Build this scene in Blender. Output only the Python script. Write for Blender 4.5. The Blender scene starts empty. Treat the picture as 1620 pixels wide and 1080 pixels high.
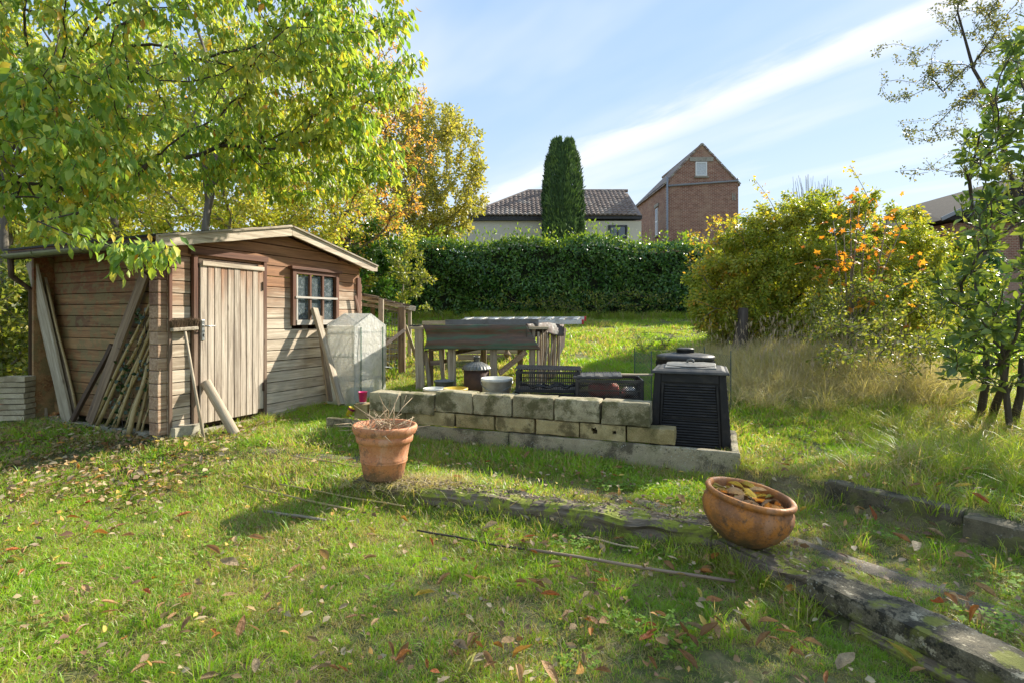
import bpy, math, random
import numpy as np
from mathutils import Vector, Matrix, noise
R = math.radians
random.seed(7); rng = np.random.default_rng(7)
scene = bpy.context.scene
COL = scene.collection

# ------------------------------------------------------------------ camera
F, CX, HY, CAMZ = 840.0, 810.0, 503.0, 1.3       # focal length and horizon measured on the 1620x1080 photograph
cam = bpy.data.cameras.new('camera'); camo = bpy.data.objects.new('camera', cam); COL.objects.link(camo)
camo.location = (0, 0, CAMZ); camo.rotation_euler = (R(90), 0, 0)
cam.sensor_width = 36; cam.lens = F / 1620 * 36; cam.shift_y = -(540 - HY) / 1620
cam.clip_start = 0.05; cam.clip_end = 2000
scene.camera = camo

# ------------------------------------------------------------------ light
SUN_AZ, SUN_EL = 53.0, 31.0                       # azimuth from +Y towards +X
sdir = Vector((math.sin(R(SUN_AZ)) * math.cos(R(SUN_EL)), math.cos(R(SUN_AZ)) * math.cos(R(SUN_EL)), math.sin(R(SUN_EL))))
sl = bpy.data.lights.new('sun', 'SUN'); sl.energy = 3.6; sl.angle = R(1.2); sl.color = (1.0, 0.93, 0.80)
so = bpy.data.objects.new('sun', sl); COL.objects.link(so); so.rotation_euler = sdir.to_track_quat('Z', 'Y').to_euler()
so.location = (0, 0, 30)

world = bpy.data.worlds.new('World'); scene.world = world; world.use_nodes = True
wt = world.node_tree; wt.nodes.clear()
def wn(t, **kw):
    n = wt.nodes.new(t)
    for k, v in kw.items(): setattr(n, k, v)
    return n
wl = wt.links.new
def wmath(op, a, b=None, clamp=False):
    n = wn('ShaderNodeMath', operation=op, use_clamp=clamp)
    for i, v in enumerate((a, b)):
        if v is None: continue
        if isinstance(v, (int, float)): n.inputs[i].default_value = v
        else: wl(v, n.inputs[i])
    return n.outputs[0]
def wramp(v, a, b):
    n = wn('ShaderNodeMapRange', interpolation_type='SMOOTHSTEP'); wl(v, n.inputs[0])
    n.inputs[1].default_value = a; n.inputs[2].default_value = b
    return n.outputs[0]
sky = wn('ShaderNodeTexSky', sky_type='NISHITA'); sky.sun_disc = False
sky.sun_elevation = R(SUN_EL); sky.sun_rotation = R(SUN_AZ); sky.air_density = 1.0; sky.dust_density = 0.35; sky.ozone_density = 2.0
tc = wn('ShaderNodeTexCoord'); sep = wn('ShaderNodeSeparateXYZ'); wl(tc.outputs['Generated'], sep.inputs[0])
zz = wmath('MAXIMUM', sep.outputs[2], 0.02)
px = wmath('DIVIDE', sep.outputs[0], zz); py = wmath('DIVIDE', sep.outputs[1], zz)
# cloud layer coordinates: along / across a band of cirrus
across = wmath('ADD', wmath('MULTIPLY', px, 0.87), wmath('MULTIPLY', py, 0.493))
along = wmath('SUBTRACT', wmath('MULTIPLY', px, 0.493), wmath('MULTIPLY', py, 0.87))
cv = wn('ShaderNodeCombineXYZ'); wl(wmath('MULTIPLY', along, 0.55), cv.inputs[0]); wl(wmath('MULTIPLY', across, 1.5), cv.inputs[1])
n1 = wn('ShaderNodeTexNoise'); wl(cv.outputs[0], n1.inputs['Vector']); n1.inputs['Scale'].default_value = 1.6; n1.inputs['Detail'].default_value = 7; n1.inputs['Roughness'].default_value = 0.58
n2 = wn('ShaderNodeTexNoise'); wl(cv.outputs[0], n2.inputs['Vector']); n2.inputs['Scale'].default_value = 0.7; n2.inputs['Detail'].default_value = 4
acw = wmath('ADD', across, wmath('MULTIPLY', wmath('SUBTRACT', n1.outputs[0], 0.5), 0.55))
dist = wmath('ABSOLUTE', wmath('SUBTRACT', acw, 2.04))
band = wmath('SUBTRACT', 1.0, wramp(dist, 0.01, 0.33))
band = wmath('MULTIPLY', band, wramp(n1.outputs[0], 0.12, 0.55))
wide = wmath('MULTIPLY', wmath('SUBTRACT', 1.0, wramp(wmath('ABSOLUTE', wmath('SUBTRACT', across, 2.0)), 0.1, 1.5)), 0.40)
wide = wmath('MULTIPLY', wide, wramp(n2.outputs[0], 0.30, 0.70))
veil = wmath('MULTIPLY', wramp(n2.outputs[0], 0.40, 0.70), 0.50)
haze_h = wmath('MULTIPLY', wmath('SUBTRACT', 1.0, wramp(sep.outputs[2], 0.0, 0.40)), 0.22)
cl = wmath('MAXIMUM', wmath('MAXIMUM', wmath('MULTIPLY', band, 0.85), wide), wmath('MAXIMUM', veil, haze_h), clamp=True)
# the clear blue seen between thin cirrus: paler towards the horizon all the way round
grad = wn('ShaderNodeMix', data_type='RGBA'); wl(wramp(sep.outputs[2], -0.02, 0.62), grad.inputs[0]); grad.inputs[6].default_value = (1.95, 2.38, 2.80, 1); grad.inputs[7].default_value = (1.02, 1.62, 2.50, 1)
tint = wn('ShaderNodeMix', data_type='RGBA'); tint.inputs[0].default_value = 0.93
wl(sky.outputs[0], tint.inputs[6]); wl(grad.outputs[2], tint.inputs[7])
mx = wn('ShaderNodeMix', data_type='RGBA'); wl(cl, mx.inputs[0]); wl(tint.outputs[2], mx.inputs[6]); mx.inputs[7].default_value = (3.05, 3.08, 3.12, 1)
bg = wn('ShaderNodeBackground'); wl(mx.outputs[2], bg.inputs[0]); bg.inputs[1].default_value = 0.128
wo = wn('ShaderNodeOutputWorld'); wl(bg.outputs[0], wo.inputs[0])

scene.view_settings.view_transform = 'Standard'; scene.view_settings.look = 'None'
scene.view_settings.exposure = 1.56; scene.view_settings.gamma = 1.0; scene.view_settings.use_curve_mapping = False
scene.render.engine = 'CYCLES'
scene.cycles.max_bounces = 8; scene.cycles.transparent_max_bounces = 16; scene.cycles.transmission_bounces = 6

# ------------------------------------------------------------------ places
def P(x, y, Y): return Vector(((x - CX) / F * Y, Y, CAMZ + (HY - y) / F * Y))
def sm(t): t = np.clip(t, 0, 1); return t * t * (3 - 2 * t)
def gz(x, y):
    x = np.asarray(x, float); y = np.asarray(y, float)
    yl = np.where(x < 1.14, 3.78 - (x + 1.06) * 0.4, 2.9 - (x - 1.14) * 2.2)
    wdt = 0.14 + np.clip((-1.1 - x) * 0.9, 0, 1.2)
    z = 0.09 * sm((y - yl) / wdt + 0.5)
    z = z + 0.05 * sm((y - 3.6) / 1.0) + 0.107 * np.clip(y - 4.5, 0, 12) + 0.05 * np.clip(y - 16.5, 0, 25)
    s = (x - 2.0) * 0.8 + (y - 3.5) * 0.6
    z = z + 0.15 * sm(s / 0.10 + 0.5) * (1 - sm((y - 3.3) / 1.5)) + 0.05 * sm(s / 1.5)
    z = z + 0.24 * np.exp(-((x - 4.3) ** 2 / 2.0 + (y - 7.0) ** 2 / 3.0))
    w = sm((-1.2 - x) / 0.9) * (1 - sm((y - 7.6) / 2.5))
    flat = 0.15 + np.clip(y - 5, 0, 9) * 0.03
    z = z * (1 - w) + np.minimum(z, flat) * w
    z = z + 0.012 * np.sin(x * 2.3 + 1) * np.sin(y * 1.9 + x) + 0.006 * np.sin(x * 6.1 + y * 4.3)
    return z
def g(x, y): return float(gz(x, y))

# ------------------------------------------------------------------ object helpers
def tag(o, label=None, cat=None, group=None, kind=None):
    if label: o['label'] = label
    if cat: o['category'] = cat
    if group: o['group'] = group
    if kind: o['kind'] = kind
    return o
def thing(name, label, cat, loc=(0, 0, 0), rz=0, group=None):
    o = bpy.data.objects.new(name, None); COL.objects.link(o); o.location = loc; o.rotation_euler = (0, 0, rz)
    o.empty_display_size = 0.1
    return tag(o, label, cat, group)
def link(name, me, parent=None):
    o = bpy.data.objects.new(name, me); COL.objects.link(o)
    if parent: o.parent = parent
    return o
class MB:
    def __init__(s): s.v = []; s.f = []
    def add(s, v, f, M=None):
        b = len(s.v)
        s.v += [tuple(M @ Vector(p)) if M else tuple(p) for p in v]
        s.f += [tuple(i + b for i in q) for q in f]; return s
    def box(s, c, d, M=None, rot=None):
        x, y, z = d[0] / 2, d[1] / 2, d[2] / 2
        v = [Vector((i * x, j * y, k * z)) for k in (-1, 1) for j in (-1, 1) for i in (-1, 1)]
        if rot: v = [rot @ p for p in v]
        v = [p + Vector(c) for p in v]
        return s.add(v, [(0, 2, 3, 1), (4, 5, 7, 6), (0, 1, 5, 4), (2, 6, 7, 3), (0, 4, 6, 2), (1, 3, 7, 5)], M)
    def bar(s, a, b, w, h, up=(0, 0, 1)):
        a, b = Vector(a), Vector(b); t = b - a; L = t.length; t.normalize()
        u = Vector(up); sd = t.cross(u)
        if sd.length < 1e-4: sd = t.cross(Vector((0, 1, 0)))
        sd.normalize(); u = sd.cross(t)
        v = []
        for q in (a, b):
            for i, j in ((-1, -1), (1, -1), (1, 1), (-1, 1)): v.append(q + sd * i * w / 2 + u * j * h / 2)
        return s.add(v, [(0, 1, 2, 3), (7, 6, 5, 4), (0, 4, 5, 1), (1, 5, 6, 2), (2, 6, 7, 3), (3, 7, 4, 0)])
    def tube(s, pts, rad, n=8, cap=True, closed=False):
        pts = [Vector(p) for p in pts]; m = len(pts)
        if isinstance(rad, (int, float)): rad = [rad] * m
        b = len(s.v); ref = None
        for i, p in enumerate(pts):
            if closed: t = pts[(i + 1) % m] - pts[i - 1]
            else: t = pts[min(i + 1, m - 1)] - pts[max(i - 1, 0)]
            if t.length < 1e-9: t = Vector((0, 0, 1))
            t.normalize()
            if ref is None: ref = t.orthogonal().normalized()
            ref = ref - t * ref.dot(t)
            if ref.length < 1e-6: ref = t.orthogonal()
            ref.normalize(); q = t.cross(ref)
            for k in range(n):
                a = 2 * math.pi * k / n
                s.v.append(tuple(p + (ref * math.cos(a) + q * math.sin(a)) * rad[i]))
        for i in range(m if closed else m - 1):
            for k in range(n):
                i2 = (i + 1) % m
                s.f.append((b + i * n + k, b + i * n + (k + 1) % n, b + i2 * n + (k + 1) % n, b + i2 * n + k))
        if cap and not closed:
            s.f.append(tuple(b + k for k in range(n))[::-1]); s.f.append(tuple(b + (m - 1) * n + k for k in range(n)))
        return s
    def lathe(s, prof, n=40, M=None):
        b = len(s.v); m = len(prof)
        for r, z in prof:
            for k in range(n):
                a = 2 * math.pi * k / n; p = Vector((r * math.cos(a), r * math.sin(a), z))
                s.v.append(tuple(M @ p if M else p))
        for i in range(m - 1):
            for k in range(n):
                s.f.append((b + i * n + k, b + i * n + (k + 1) % n, b + (i + 1) * n + (k + 1) % n, b + (i + 1) * n + k))
        return s
    def prism(s, poly, y0, y1, plane='xz'):
        n = len(poly)
        def q(a, b_, c): return {'xz': (a, c, b_), 'yz': (c, a, b_), 'xy': (a, b_, c)}[plane]
        v = [q(a, b_, y0) for a, b_ in poly] + [q(a, b_, y1) for a, b_ in poly]
        f = [tuple(range(n)), tuple(range(2 * n - 1, n - 1, -1))] + [(i, i + n, (i + 1) % n + n, (i + 1) % n) for i in range(n)]
        return s.add(v, f)
    def rough(s, size, div, amp, seed=0, M=None, freq=8, grain=0):
        """a box whose faces are gridded and worn"""
        nx, ny, nz = div; sx, sy, sz = size; idx = {}; b = len(s.v)
        def vid(i, j, k):
            if (i, j, k) not in idx:
                p = Vector(((i / nx - .5) * sx, (j / ny - .5) * sy, (k / nz - .5) * sz))
                e = sum((i in (0, nx), j in (0, ny), k in (0, nz)))
                o = noise.noise_vector(p * freq + Vector((seed * 3.1, seed, 7))) * amp
                q = p + o
                if grain:
                    gq = noise.noise(Vector((p.x * 2.2 + seed, p.y * 34, p.z * 34))) + .6 * noise.noise(Vector((p.x * 7, p.y * 60, p.z * 60 + seed)))
                    q = q + Vector((0, math.copysign(1, p.y) * (j in (0, ny)), (k == nz) * 1.0)) * gq * grain
                if e >= 2: q = q - Vector((math.copysign(1, p.x) * (i in (0, nx)), math.copysign(1, p.y) * (j in (0, ny)), math.copysign(1, p.z) * (k in (0, nz)))) * amp * (0.4 + abs(noise.noise(p * 20 + Vector((seed, 0, 0)))) * 1.6)
                idx[(i, j, k)] = len(s.v); s.v.append(tuple(M @ q if M else q))
            return idx[(i, j, k)]
        for a in range(nx):
            for c in range(ny):
                s.f.append((vid(a, c, 0), vid(a, c + 1, 0), vid(a + 1, c + 1, 0), vid(a + 1, c, 0)))
                s.f.append((vid(a, c, nz), vid(a + 1, c, nz), vid(a + 1, c + 1, nz), vid(a, c + 1, nz)))
        for a in range(nx):
            for c in range(nz):
                s.f.append((vid(a, 0, c), vid(a + 1, 0, c), vid(a + 1, 0, c + 1), vid(a, 0, c + 1)))
                s.f.append((vid(a, ny, c), vid(a, ny, c + 1), vid(a + 1, ny, c + 1), vid(a + 1, ny, c)))
        for a in range(ny):
            for c in range(nz):
                s.f.append((vid(0, a, c), vid(0, a, c + 1), vid(0, a + 1, c + 1), vid(0, a + 1, c)))
                s.f.append((vid(nx, a, c), vid(nx, a + 1, c), vid(nx, a + 1, c + 1), vid(nx, a, c + 1)))
        return s
    def mesh(s, name, mat, smooth=False):
        me = bpy.data.meshes.new(name); me.from_pydata(s.v, [], s.f); me.materials.append(mat)
        if smooth: me.polygons.foreach_set('use_smooth', [True] * len(me.polygons))
        me.update(); return me
def obj(name, mb, mat, parent=None, smooth=False, bevel=0, loc=None, rz=None):
    o = link(name, mb.mesh(name, mat, smooth), parent)
    if bevel:
        m = o.modifiers.new('bevel', 'BEVEL'); m.width = bevel; m.segments = 2; m.limit_method = 'ANGLE'
    if loc is not None: o.location = loc
    if rz is not None: o.rotation_euler = (0, 0, rz)
    return o

# ------------------------------------------------------------------ materials
class NT:
    def __init__(s, name):
        s.m = bpy.data.materials.new(name); s.m.use_nodes = True; s.t = s.m.node_tree; s.t.nodes.clear()
        s.out = s.t.nodes.new('ShaderNodeOutputMaterial')
    def n(s, t, ins=None, **kw):
        nd = s.t.nodes.new(t)
        for k, v in kw.items(): setattr(nd, k, v)
        for k, v in (ins or {}).items(): s.set(nd.inputs[k], v)
        return nd
    def set(s, inp, v):
        if isinstance(v, bpy.types.NodeSocket): s.t.links.new(v, inp)
        else:
            if isinstance(v, tuple) and len(v) == 3 and inp.type == 'RGBA': v = v + (1,)
            inp.default_value = v
    def math(s, op, a, b=0.5, clamp=False): return s.n('ShaderNodeMath', {0: a, 1: b}, operation=op, use_clamp=clamp).outputs[0]
    def mix(s, f, a, b, bt='MIX'): return s.n('ShaderNodeMix', {0: f, 6: a, 7: b}, data_type='RGBA', blend_type=bt).outputs[2]
    def ramp(s, v, a, b, lo=0.0, hi=1.0): return s.n('ShaderNodeMapRange', {0: v, 1: a, 2: b, 3: lo, 4: hi}, interpolation_type='SMOOTHSTEP').outputs[0]
    def noise(s, vec, scale, detail=4, rough=.55, dist=0): return s.n('ShaderNodeTexNoise', {'Vector': vec, 'Scale': scale, 'Detail': detail, 'Roughness': rough, 'Distortion': dist}).outputs[0]
    def scl(s, vec, v): return s.n('ShaderNodeMapping', {0: vec, 3: v}).outputs[0]
    def cramp(s, v, cols):
        r = s.n('ShaderNodeValToRGB', {0: v}); e = r.color_ramp.elements
        for i, c in enumerate(cols):
            p, c = c if isinstance(c[1], tuple) else (i / max(1, len(cols) - 1), c)
            if i < 2: el = e[i]; el.position = p
            else: el = e.new(p)
            el.color = tuple(c) + (1,)
        return r.outputs[0]
    def pos(s): return s.n('ShaderNodeNewGeometry').outputs['Position']
    def obc(s):
        """object coordinates shifted at random for each object"""
        t = s.n('ShaderNodeTexCoord').outputs['Object']; r = s.n('ShaderNodeObjectInfo').outputs['Random']
        return s.n('ShaderNodeVectorMath', {0: t, 1: s.n('ShaderNodeCombineXYZ', {0: s.math('MULTIPLY', r, 37.0), 1: s.math('MULTIPLY', r, 91.0), 2: s.math('MULTIPLY', r, 53.0)}).outputs[0]}, operation='ADD').outputs[0]
    def rnd(s): return s.n('ShaderNodeObjectInfo').outputs['Random']
    def bump(s, h, st, d): return s.n('ShaderNodeBump', {'Height': h, 'Strength': st, 'Distance': d}).outputs[0]
    def pr(s, col, rough=.7, nrm=None, **kw):
        ins = {'Base Color': col, 'Roughness': rough}
        if nrm is not None: ins['Normal'] = nrm
        ins.update(kw)
        return s.n('ShaderNodeBsdfPrincipled', ins).outputs[0]
    def end(s, sh): s.t.links.new(sh, s.out.inputs[0]); return s.m

def wood(name, dark, mid, light, axis='x', rough=.8, stain=None, stain_z=None, bump=.6, moss=None, vary=.5, fine=1.0):
    t = NT(name); v = t.obc()
    k = {'x': (1.2, 26, 26), 'y': (26, 1.2, 26), 'z': (26, 26, 1.2)}[axis]
    k = tuple(a * fine for a in k)
    gr = t.noise(t.scl(v, k), 1.6, 6, .65, .6)
    fi = t.noise(t.scl(v, tuple(a * 4 for a in k)), 2.2, 3, .6)
    bl = t.noise(t.scl(v, tuple(min(a, 5) for a in k)), 1.3, 4, .6)
    c = t.cramp(gr, [(.30, dark), (.50, mid), (.68, light)])
    c = t.mix(t.ramp(fi, .52, .75, 0, .55), c, dark)
    kn = t.n('ShaderNodeTexVoronoi', {'Vector': t.scl(v, tuple(2.2 if a < 5 else 7 for a in k)), 'Scale': 1.0}).outputs[0]
    c = t.mix(t.ramp(kn, .11, .04, 0, .85), c, tuple(a * .35 for a in mid))
    r = t.rnd()
    c = t.mix(t.math('MULTIPLY', t.ramp(bl, .35, .7), vary), c, t.mix(r, dark, light))
    if stain:
        z = t.n('ShaderNodeSeparateXYZ', {0: t.pos()}).outputs[2]
        h = t.math('ADD', z, t.math('MULTIPLY', t.math('SUBTRACT', bl, .5), 1.0))
        h = t.math('ADD', h, t.math('MULTIPLY', t.math('SUBTRACT', r, .5), .35))
        c2 = t.mix(t.ramp(gr, .35, .65), tuple(a * .55 for a in stain), stain)
        c = t.mix(t.ramp(h, stain_z[0], stain_z[1], 0, .92), c, c2)
    if moss:
        up = t.n('ShaderNodeSeparateXYZ', {0: t.n('ShaderNodeNewGeometry').outputs['Normal']}).outputs[2]
        mo = t.math('ADD', t.noise(t.pos(), 9, 5, .65), t.math('MULTIPLY', t.math('SUBTRACT', t.noise(t.pos(), 70, 3), .5), .22))
        f = t.math('MULTIPLY', t.ramp(mo, .47, .55), t.ramp(up, -.6, .6, .35, 1))
        c = t.mix(f, c, t.mix(t.noise(t.pos(), 90, 3), tuple(a * .45 for a in moss), moss))
    hgt = t.math('ADD', gr, t.math('MULTIPLY', fi, .35))
    return t.end(t.pr(c, rough, t.bump(hgt, bump, .006)))

def stone(name, c1, c2, c3, warm=.90, dark=(.05, .05, .035), moss=(.16, .17, .03), mossf=.0, pits=.5, sc=9, rough=.9, worldc=True, streak=False, lichen=0.0):
    t = NT(name); v = t.pos() if worldc else t.obc(); c1, c2, c3 = [(c_[0], c_[1] * .98, c_[2] * warm) for c_ in (c1, c2, c3)]
    a = t.noise(v, sc, 6, .65); b = t.noise(v, sc * .75, 5, .65); f = t.noise(v, 140, 3, .7)
    c = t.cramp(a, [(.3, c1), (.5, c2), (.7, c3)])
    c = t.mix(t.ramp(f, .45, .68, 0, .6), c, tuple(x * .55 for x in c1))
    c = t.mix(t.ramp(f, .42, .32, 0, .5), c, tuple(min(1, x * 1.3) for x in c3))
    r = t.rnd(); c = t.mix(.35, c, t.mix(r, tuple(x * .7 for x in c1), c3))
    bf = t.math('ADD', b, t.math('MULTIPLY', t.math('SUBTRACT', f, .5), .22)); c = t.mix(t.ramp(bf, .47, .64, 0, .85), c, dark)
    if streak:
        s1 = t.noise(v, 17, 5, .7); c = t.mix(t.ramp(s1, .54, .60, 0, .92), c, dark); c = t.mix(t.ramp(s1, .42, .36, 0, .7), c, tuple(min(1, x * 1.6) for x in c3))
    vo = t.n('ShaderNodeTexVoronoi', {'Vector': v, 'Scale': 26.0, 'Randomness': 1.0}).outputs[0]
    if pits: c = t.mix(t.math('MULTIPLY', t.ramp(vo, .22, .10), t.ramp(b, .40, .50, 0, pits)), c, dark)
    if lichen: 
        vl = t.n('ShaderNodeTexVoronoi', {'Vector': v, 'Scale': 55.0}).outputs[0]
        c = t.mix(t.math('MULTIPLY', t.ramp(vl, .3, .15), t.ramp(t.noise(v, 5, 3), .5, .6, 0, lichen)), c, (.42, .42, .36))
    if mossf:
        up = t.n('ShaderNodeSeparateXYZ', {0: t.n('ShaderNodeNewGeometry').outputs['Normal']}).outputs[2]
        mo = t.noise(v, 6, 5, .6)
        fm = t.math('MULTIPLY', t.ramp(mo, .52, .58, 0, mossf), t.ramp(up, -.3, .7, .3, 1))
        c = t.mix(fm, c, t.mix(t.noise(v, 80, 3), tuple(x * .4 for x in moss), moss))
    h = t.math('ADD', t.math('MULTIPLY', f, .7), a)
    return t.end(t.pr(c, rough, t.bump(h, .7, .008)))

def plain(name, col, rough=.5, metallic=0.0, var=.25, sc=12, dirt=None, bump=.15, bsc=60, **kw):
    t = NT(name); v = t.obc(); a = t.noise(v, sc, 5, .6)
    c = t.mix(t.ramp(a, .35, .65, 0, 1), tuple(x * (1 - var) for x in col), col)
    if dirt: c = t.mix(t.ramp(t.noise(v, sc * .4, 6, .7), .48, .66, 0, .8), c, dirt)
    rr = t.ramp(a, .3, .7, max(0, rough - .12), min(1, rough + .15))
    return t.end(t.pr(c, rr, t.bump(t.noise(v, bsc, 3), bump, .003), Metallic=metallic, **kw))

def leafmat(name, cols, trans=.45, gloss=.45, sat=1.0, bright=1.25, cut=None):
    t = NT(name)
    at = t.n('ShaderNodeAttribute', attribute_name='rnd').outputs['Fac']
    v = t.math('FRACT', t.math('ADD', at, t.rnd()))
    c = t.cramp(v, cols)
    c = t.mix(t.ramp(t.noise(t.pos(), 1.3, 3), .35, .7, 0, .35), c, t.mix(.5, c, cols[-1][1] if isinstance(cols[-1][1], tuple) else cols[-1]))
    b = t.pr(c, gloss)
    tr = t.n('ShaderNodeBsdfTranslucent', {0: t.mix(1.0, c, (bright * 1.15, bright * 1.1, bright * .45), 'MULTIPLY')}).outputs[0]
    return t.end(t.n('ShaderNodeMixShader', {0: trans, 1: b, 2: tr}).outputs[0])

# ------------------------------------------------------------------ leaves and trees
def norm(a): return a / np.maximum(np.linalg.norm(a, axis=1, keepdims=True), 1e-9)
def leaves_mesh(name, pos, ax, nr, L, W, rnd, mat, fold=True):
    n = len(pos); ax = norm(ax); sd = norm(np.cross(ax, nr)); nr = norm(np.cross(sd, ax))
    L = L[:, None]; W = W[:, None]
    if fold:   # base, left, right, mid, tip : a leaf folded along the midrib, drooping at the tip
        vs = np.stack([pos, pos + ax * L * .42 - sd * W * .5 + nr * W * .16, pos + ax * L * .42 + sd * W * .5 + nr * W * .16,
                       pos + ax * L * .5, pos + ax * L - nr * L * .14,
                       pos + ax * L * .78 - sd * W * .3 + nr * W * .03, pos + ax * L * .78 + sd * W * .3 + nr * W * .03], 1)
        q = np.array([[0, 3, 1], [0, 2, 3], [1, 3, 5], [3, 2, 6], [3, 4, 5], [3, 6, 4]]); k = 7
    else:
        vs = np.stack([pos, pos + ax * L * .5 - sd * W * .5, pos + ax * L, pos + ax * L * .5 + sd * W * .5], 1)
        q = np.array([[0, 3, 2], [0, 2, 1]]); k = 4
    fs = (q[None] + (np.arange(n) * k)[:, None, None]).reshape(-1)
    me = bpy.data.meshes.new(name); me.vertices.add(n * k); me.vertices.foreach_set('co', vs.reshape(-1).astype(np.float32))
    nt = len(fs) // 3; me.loops.add(nt * 3); me.loops.foreach_set('vertex_index', fs.astype(np.int32))
    me.polygons.add(nt); me.polygons.foreach_set('loop_start', np.arange(0, nt * 3, 3, dtype=np.int32))
    me.update(calc_edges=True)
    a = me.attributes.new('rnd', 'FLOAT', 'POINT'); a.data.foreach_set('value', np.repeat(rnd, k).astype(np.float32))
    me.materials.append(mat); return me

def ell(c, r, n, shell=.0):
    """n points in an ellipsoid, denser towards its skin when shell > 0"""
    v = norm(rng.normal(size=(n, 3))); rr = rng.random(n) ** (1 / 3)
    rr = rr * (1 - shell) + shell * (0.75 + .3 * rng.random(n))
    return np.array(c) + v * rr[:, None] * np.array(r)

def skeleton(trunk, targets, step=.25, sag=.1, wander=.15, bias=.35):
    nodes = [Vector(p) for p in trunk]; par = [-1] + list(range(len(trunk) - 1))
    plen = [0.0]
    for i in range(1, len(nodes)): plen.append(plen[-1] + (nodes[i] - nodes[i - 1]).length)
    arr = np.zeros((len(targets) * 40 + 100, 3)); pl = np.zeros(len(arr)); m = len(nodes)
    arr[:m] = [tuple(p) for p in nodes]; pl[:m] = plen
    paths = [list(range(len(trunk)))]
    base = np.array(trunk[-1]); order = np.argsort(np.linalg.norm(targets - base, axis=1) + rng.random(len(targets)) * .5)
    for ti in order:
        t = targets[ti]; d = np.linalg.norm(arr[:m] - t, axis=1) + bias * pl[:m]
        d[0] += 1e3 if len(trunk) > 2 else 0
        j = int(np.argmin(d)); a = arr[j].copy(); dd = np.linalg.norm(t - a)
        if dd < step * .5: continue
        k = min(max(2, int(dd / step)), 30)
        if par[j] >= 0: pd = arr[j] - arr[par[j]]; pd = pd / max(1e-6, np.linalg.norm(pd))
        else: pd = np.array([0, 0, 1.0])
        ctrl = a + pd * dd * .35 + np.array([0, 0, sag * dd]) + rng.normal(size=3) * wander * dd * .4
        path = [j]; prev = j
        for s in range(1, k + 1):
            u = s / k; p = a * (1 - u) ** 2 + ctrl * 2 * u * (1 - u) + t * u * u
            if s < k: p = p + rng.normal(size=3) * wander * dd / k * .5
            arr[m] = p; pl[m] = pl[prev] + np.linalg.norm(p - arr[prev]); par.append(prev); path.append(m); prev = m; m += 1
            if m >= len(arr) - 40: break
        paths.append(path)
        if m >= len(arr) - 40: break
    cnt = np.zeros(m); haschild = np.zeros(m, bool)
    for i in range(1, m): haschild[par[i]] = True
    for i in range(m - 1, 0, -1):
        if not haschild[i]: cnt[i] = max(cnt[i], 1)
        cnt[par[i]] += cnt[i]
    return arr[:m], paths, cnt

def branches(name, sk, mat, parent, r0=.004, pw=.48, rmax=.2, n=5, minr=0.0):
    arr, paths, cnt = sk; mb = MB()
    for k, p in enumerate(paths):
        r = [min(rmax, r0 * max(1, cnt[i]) ** pw) for i in p]
        if len(p) > 1 and k: r[0] = min(r[0], r[1] * 1.25)
        if r[0] < minr: continue
        mb.tube([arr[i] for i in p], r, n if k else 10, cap=False)
    return obj(name, mb, mat, parent, smooth=True)

def leafcloud(sk, per, Lr, Wr=.45, droop=.5, spread=.05, frac=.6, flat=.3, start=1):
    arr, paths, cnt = sk; pos = []; ax = []; nr = []
    for p in paths[start:]:
        q = arr[p]; k = len(q)
        for _ in range(per):
            u = (1 - frac) + frac * random.random(); s = u * (k - 1); i = min(int(s), k - 2); w = s - i
            a = q[i] * (1 - w) + q[i + 1] * w; tdir = q[i + 1] - q[i]; tdir = tdir / max(1e-6, np.linalg.norm(tdir))
            rv = rng.normal(size=3); rv /= np.linalg.norm(rv)
            d = tdir * .5 + rv * .8 + np.array([0, 0, -droop]); pos.append(a + rv * spread * random.random()); ax.append(d)
            nr.append(np.array([0, 0, flat * 3]) + rng.normal(size=3))
    n = len(pos); L = Lr[0] + (Lr[1] - Lr[0]) * rng.random(n)
    return np.array(pos), norm(np.array(ax)), np.array(nr), L, L * Wr * (.85 + .3 * rng.random(n)), rng.random(n)

def leaf_parts(cl, idx, mat, parent, name='leaf'):
    """the leaves that show largest, each an object of its own sharing three meshes"""
    pos, ax, nr, L, W, rd = cl; ms = []
    for k in range(3):
        ms.append(leaves_mesh(name, np.zeros((1, 3)), np.array([[1., 0, 0]]), np.array([[0, 0, 1.]]), np.array([1.]), np.array([.46 + .05 * k]), np.array([k * .31]), mat))
    for i in idx:
        o = link(name, ms[i % 3], parent); a = Vector(ax[i]).normalized(); s = a.cross(Vector(nr[i])).normalized(); u = s.cross(a)
        Mx = Matrix(((a.x, -s.x, u.x), (a.y, -s.y, u.y), (a.z, -s.z, u.z))).to_4x4(); Mx.translation = Vector(pos[i]) - parent.location
        o.matrix_local = Mx @ Matrix.Scale(float(L[i]), 4)

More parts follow.
